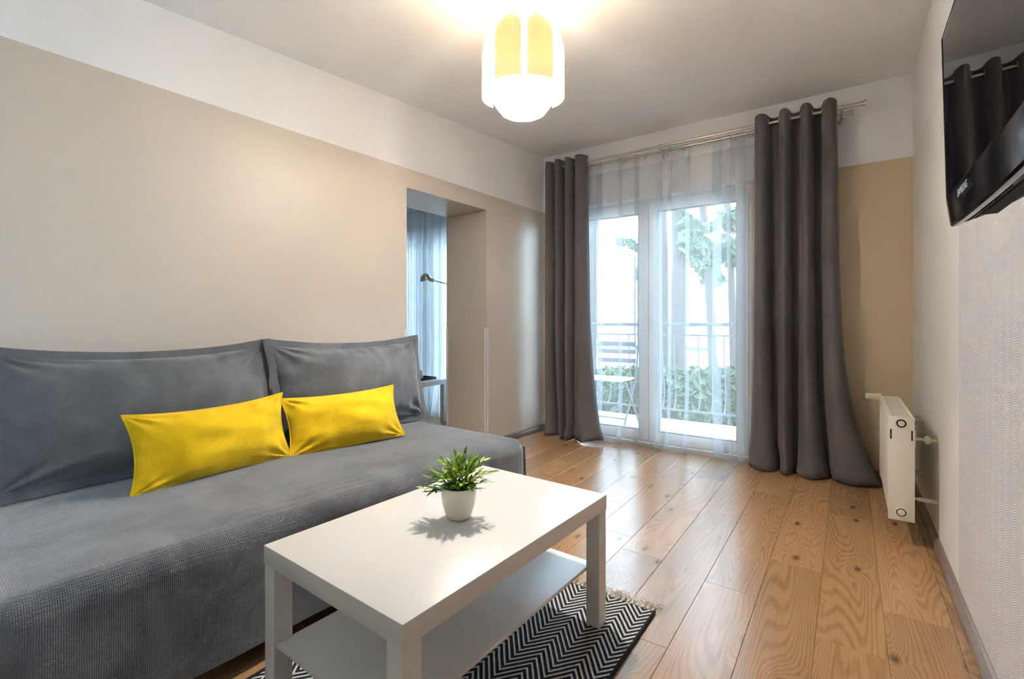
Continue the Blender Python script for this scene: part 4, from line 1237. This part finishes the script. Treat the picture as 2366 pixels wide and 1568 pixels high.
for x in (-5.45, -3.6, -1.72, 0.0, 0.82):
    MB().box(x - 0.02, x + 0.02, 5.285, 5.325, -0.03, 1.01).build('post', 'railing', rail, smooth=0)

# folding garden chair on the balcony, facing the room
ch = thing('balcony_chair', 'folding slatted garden chair on the balcony behind the sheer curtain', 'chair', (-2.12, 4.85, -0.03))
for k in range(5):
    y0 = 4.66 + k * 0.075
    MB().box(-2.36, -1.90, y0, y0 + 0.058, 0.435, 0.452, 0.003).build('seat_slat', 'white_slat', ch)
for z0 in (0.60, 0.70, 0.785):
    MB().box(-2.34, -1.90, 5.055, 5.072, z0, z0 + 0.05, 0.003).build('back_slat', 'garden_metal', ch)
for x in (-2.37, -1.875):
    MB().tube([(x, 4.66, -0.03), (x, 5.0, 0.45), (x, 5.08, 0.86)], 0.010, 8).build('rear_leg', 'garden_metal', ch)
    MB().tube([(x + 0.012, 5.06, -0.03), (x + 0.012, 4.68, 0.43)], 0.010, 8).build('front_leg', 'garden_metal', ch)
MB().tube([(-2.37, 4.72, 0.05), (-1.875, 4.72, 0.05)], 0.008, 8).build('stretcher', 'garden_metal', ch)

# ------------------------------------------------------------------ garden and street
GZ = -0.75
struct(MB().box(-60, 40, -60, 90, GZ - 0.2, GZ).build('ground', 'ground', smooth=0), 'pale paved ground outside')
def blob_cloud(mb, centre, size, n, rnd, leaf=0.12, flat=0.6):
    for i in range(n):
        while True:
            p = Vector((rnd.uniform(-1, 1), rnd.uniform(-1, 1), rnd.uniform(-1, 1)))
            if p.length < 1: break
        p = Vector((p.x * size[0], p.y * size[1], p.z * size[2])) + Vector(centre)
        d = Vector((rnd.uniform(-1, 1), rnd.uniform(-1, 1), rnd.uniform(-.5, 1))).normalized()
        s = d.orthogonal().normalized() * leaf * rnd.uniform(0.3, 0.6); d *= leaf * rnd.uniform(0.6, 1.2)
        u = d.cross(s).normalized() * leaf * 0.25
        mb.add([p - d, p + s + u, p + d, p - s + u], [(0, 1, 2), (0, 2, 3)])
rg = random.Random(4)
def pine(label, x, y, r, lean, h, clumps, r2=0.7):
    t = thing('pine_tree', label, 'tree', (x, y, GZ), 0, 'pine trees outside the window')
    pts = []; rad = []
    for i in range(24):
        s = i / 23
        pts.append((x + lean * s + 0.04 * nz(s * 6, x), y + 0.05 * nz(x, s * 5), GZ + h * s)); rad.append(r * lerp(1.1, r2, s) * (1 + 0.12 * nz(s * 22, x, 3)))
    MB().tube(pts, rad, 14).build('trunk', 'bark', t, smooth=60)
    for cx, cz, sx, sz, n in clumps:
        px = pts[min(23, max(0, int((cz - GZ) / h * 23)))]
        MB().tube([px, (lerp(px[0], cx, 0.5), y, lerp(px[2], cz, 0.35) ), (cx, y + 0.2, cz)], [r * 0.3, r * 0.2, r * 0.08], 7).build('branch', 'bark', t, smooth=60)
        mbl = MB(); blob_cloud(mbl, (cx, y + 0.2, cz), (sx, 0.7, sz), n, rg, 0.13)
        mbl.build('needles', 'pine', t, smooth=0)['kind'] = 'stuff'
    return t
# (u,v) helper: point seen at pixel at distance y
def at(u, v, y):
    a = math.radians(35.04)
    F = Vector((-math.sin(a), math.cos(a), 0)); R = Vector((math.cos(a), math.sin(a), 0))
    d = F + R * (u - 1183) / 1108 + Vector((0, 0, 1)) * (745 - v) / 1108
    return Vector((0, 0, 1.045)) + d * (y / d.y)
p1, p2, p3 = at(1537, 700, 9.0), at(1566, 700, 8.2), at(1364, 700, 8.5)
def cl(y, *cs):
    out = []
    for u, v, su, sv, n in cs:
        c = at(u, v, y); k = y / 1108 / 0.95
        out.append((c.x, c.z, su * k, sv * k, n))
    return out
pine('leaning pine trunk, left one of the pair outside the right door pane', p1.x, 9.0, 0.10, -0.12, 9.0, [])
pine('thick pine with hanging needle clumps, right one of the pair outside', p2.x, 8.2, 0.125, 0.05, 9.0, cl(8.2, (1600, 560, 22, 50, 240), (1590, 520, 16, 22, 100)), 0.85)
pine('rough pine trunk at the left edge of the left door pane', p3.x, 8.5, 0.12, 0.1, 9.0, [])
for (u, y, cls, lab, lean) in ((1655, 11.3, ((1650, 535, 24, 20, 220), (1690, 505, 26, 22, 240), (1670, 572, 48, 24, 420), (1625, 600, 26, 30, 300)), 'spreading pine crown at the right of the right door pane', -0.6),
                         (1700, 13.9, ((1700, 590, 30, 26, 260), (1640, 640, 22, 20, 160)), 'farther pine beside the white block', -0.4),
                         (1478, 20.0, ((1440, 558, 22, 9, 120), (1470, 568, 22, 10, 120), (1478, 635, 12, 22, 130)), 'far pine behind the street lamp', 0.0)):
    pp = at(u, 700, y)
    pine(lab, pp.x, y, 0.09, lean, 9.5, cl(y, *cls))
# hedge
hd = MB()
for i in range(90):
    u = 1360 + (1740 - 1360) * i / 89
    c = at(u, 850, 7.2)
    blob_cloud(hd, (c.x, 7.3, c.z - 0.45), (0.16, 0.3, 0.46), 60, rg, 0.10)
hd.box(at(1330, 850, 7.3).x, at(1760, 850, 7.3).x, 7.3, 7.6, GZ, 0.25)
h = hd.build('hedge', 'hedge', None, smooth=0, at=(at(1550, 850, 7.3).x, 7.4, GZ))
tag(h, 'clipped green hedge beyond the balcony railing', 'hedge', None, 'stuff')
# white block on the left, seen at an angle
def building(label, p0, p1, z1, wins, depth, name='building'):
    a, b = Vector((p0[0], p0[1], GZ)), Vector((p1[0], p1[1], GZ))
    d = (b - a).normalized(); n = Vector((d.y, -d.x, 0))
    if n.y > 0: n = -n
    root = thing(name, label, 'building', tuple(a))
    bk = -n * depth
    MB().prism([(a.x, a.y), (b.x, b.y), (b.x + bk.x, b.y + bk.y), (a.x + bk.x, a.y + bk.y)], GZ, z1).build('wall', 'out_white', root, smooth=0)
    MB().prism([(a.x + n.x * .15, a.y + n.y * .15), (b.x + n.x * .15, b.y + n.y * .15), (b.x + bk.x, b.y + bk.y), (a.x + bk.x, a.y + bk.y)], z1, z1 + 0.2).build('roof', 'out_white', root, smooth=0)
    for s, z0, w, h in wins:
        c = a + d * s
        q = [c, c + d * w]
        f = MB().prism([(q[0].x + n.x * .05, q[0].y + n.y * .05), (q[1].x + n.x * .05, q[1].y + n.y * .05), (q[1].x - n.x * .05, q[1].y - n.y * .05), (q[0].x - n.x * .05, q[0].y - n.y * .05)], z0 - 0.08, z0).build('window_sill', 'railing', root, smooth=0)
        MB().prism([(q[0].x + n.x * .02, q[0].y + n.y * .02), (q[1].x + n.x * .02, q[1].y + n.y * .02), (q[1].x - n.x * .05, q[1].y - n.y * .05), (q[0].x - n.x * .05, q[0].y - n.y * .05)], z0, z0 + h).build('window_pane', 'out_window', root, smooth=0)
    return root
a1 = at(1340, 545, 22.0); b1 = at(1482, 590, 31.0)
zr = 1.045 + (a1.z - 1.045)
L1 = math.hypot(b1.x - a1.x, b1.y - a1.y)
wins = []
for u in (1386, 1412, 1438, 1456, 1472):
    # position along the facade by ray intersection
    best = min(range(401), key=lambda i: abs((lambda p: 1183 + 1108 * ((p.x * math.cos(CA) + p.y * math.sin(CA)) / (-p.x * math.sin(CA) + p.y * math.cos(CA))))(Vector((lerp(a1.x, b1.x, i / 400), lerp(a1.y, b1.y, i / 400), 0))) - (u - 6)))
    s = L1 * best / 400
    for z0 in (zr - 2.3 - 0.2, zr - 4.6 - 0.2, zr - 6.6):
        wins.append((s, z0, 1.1, 1.25 if z0 > zr - 6 else 0.4))
building('white three-storey building with dark windows seen through the left door pane', (a1.x, a1.y), (b1.x, b1.y), zr, wins, 8.0)
c0, c1 = at(1638, 615, 15.0), at(1760, 612, 15.4)
building('white windowless block seen through the right door pane', (c0.x, c0.y), (c1.x, c1.y), c0.z, [], 4.0)
d0, d1 = at(1590, 690, 32.0), at(1650, 690, 32.0)
building('low white house far behind the pine trunks', (d0.x, d0.y), (d1.x, d1.y), d0.z, [(1.0, 0.9, 1.2, 1.0), (3.0, 0.9, 1.2, 1.0)], 6.0)
sl = at(1467, 595, 17.0)
lp_ = thing('street_lamp', 'thin grey street lamp in front of the white building', 'street lamp', (sl.x, 17.0, GZ))
MB().tube([(sl.x, 17.0, GZ), (sl.x, 17.0, sl.z)], 0.045, 8).build('pole', 'railing', lp_)
MB().tube([(sl.x, 17.0, sl.z), (sl.x - 0.1, 16.95, sl.z + 0.12), (sl.x - 0.5, 16.8, sl.z + 0.15)], 0.03, 8).build('arm', 'railing', lp_, smooth=60)
MB().box(sl.x - 0.75, sl.x - 0.45, 16.75, 16.9, sl.z + 0.12, sl.z + 0.2, 0.02).build('lantern', 'railing', lp_)
# low garden wall between hedge and houses
w0, w1 = at(1360, 797, 12.0), at(1640, 797, 12.0)
gw = MB().box(w0.x, w1.x, 12.0, 12.3, GZ, w0.z - 0.06).build('garden_wall', 'out_white', None, smooth=0, at=((w0.x + w1.x) / 2, 12.15, GZ))
tag(gw, 'low white garden wall with a grey coping outside', 'wall')
MB().box(w0.x, w1.x, 11.93, 12.36, w0.z - 0.06, w0.z + 0.02).build('coping', 'railing', gw, smooth=0)
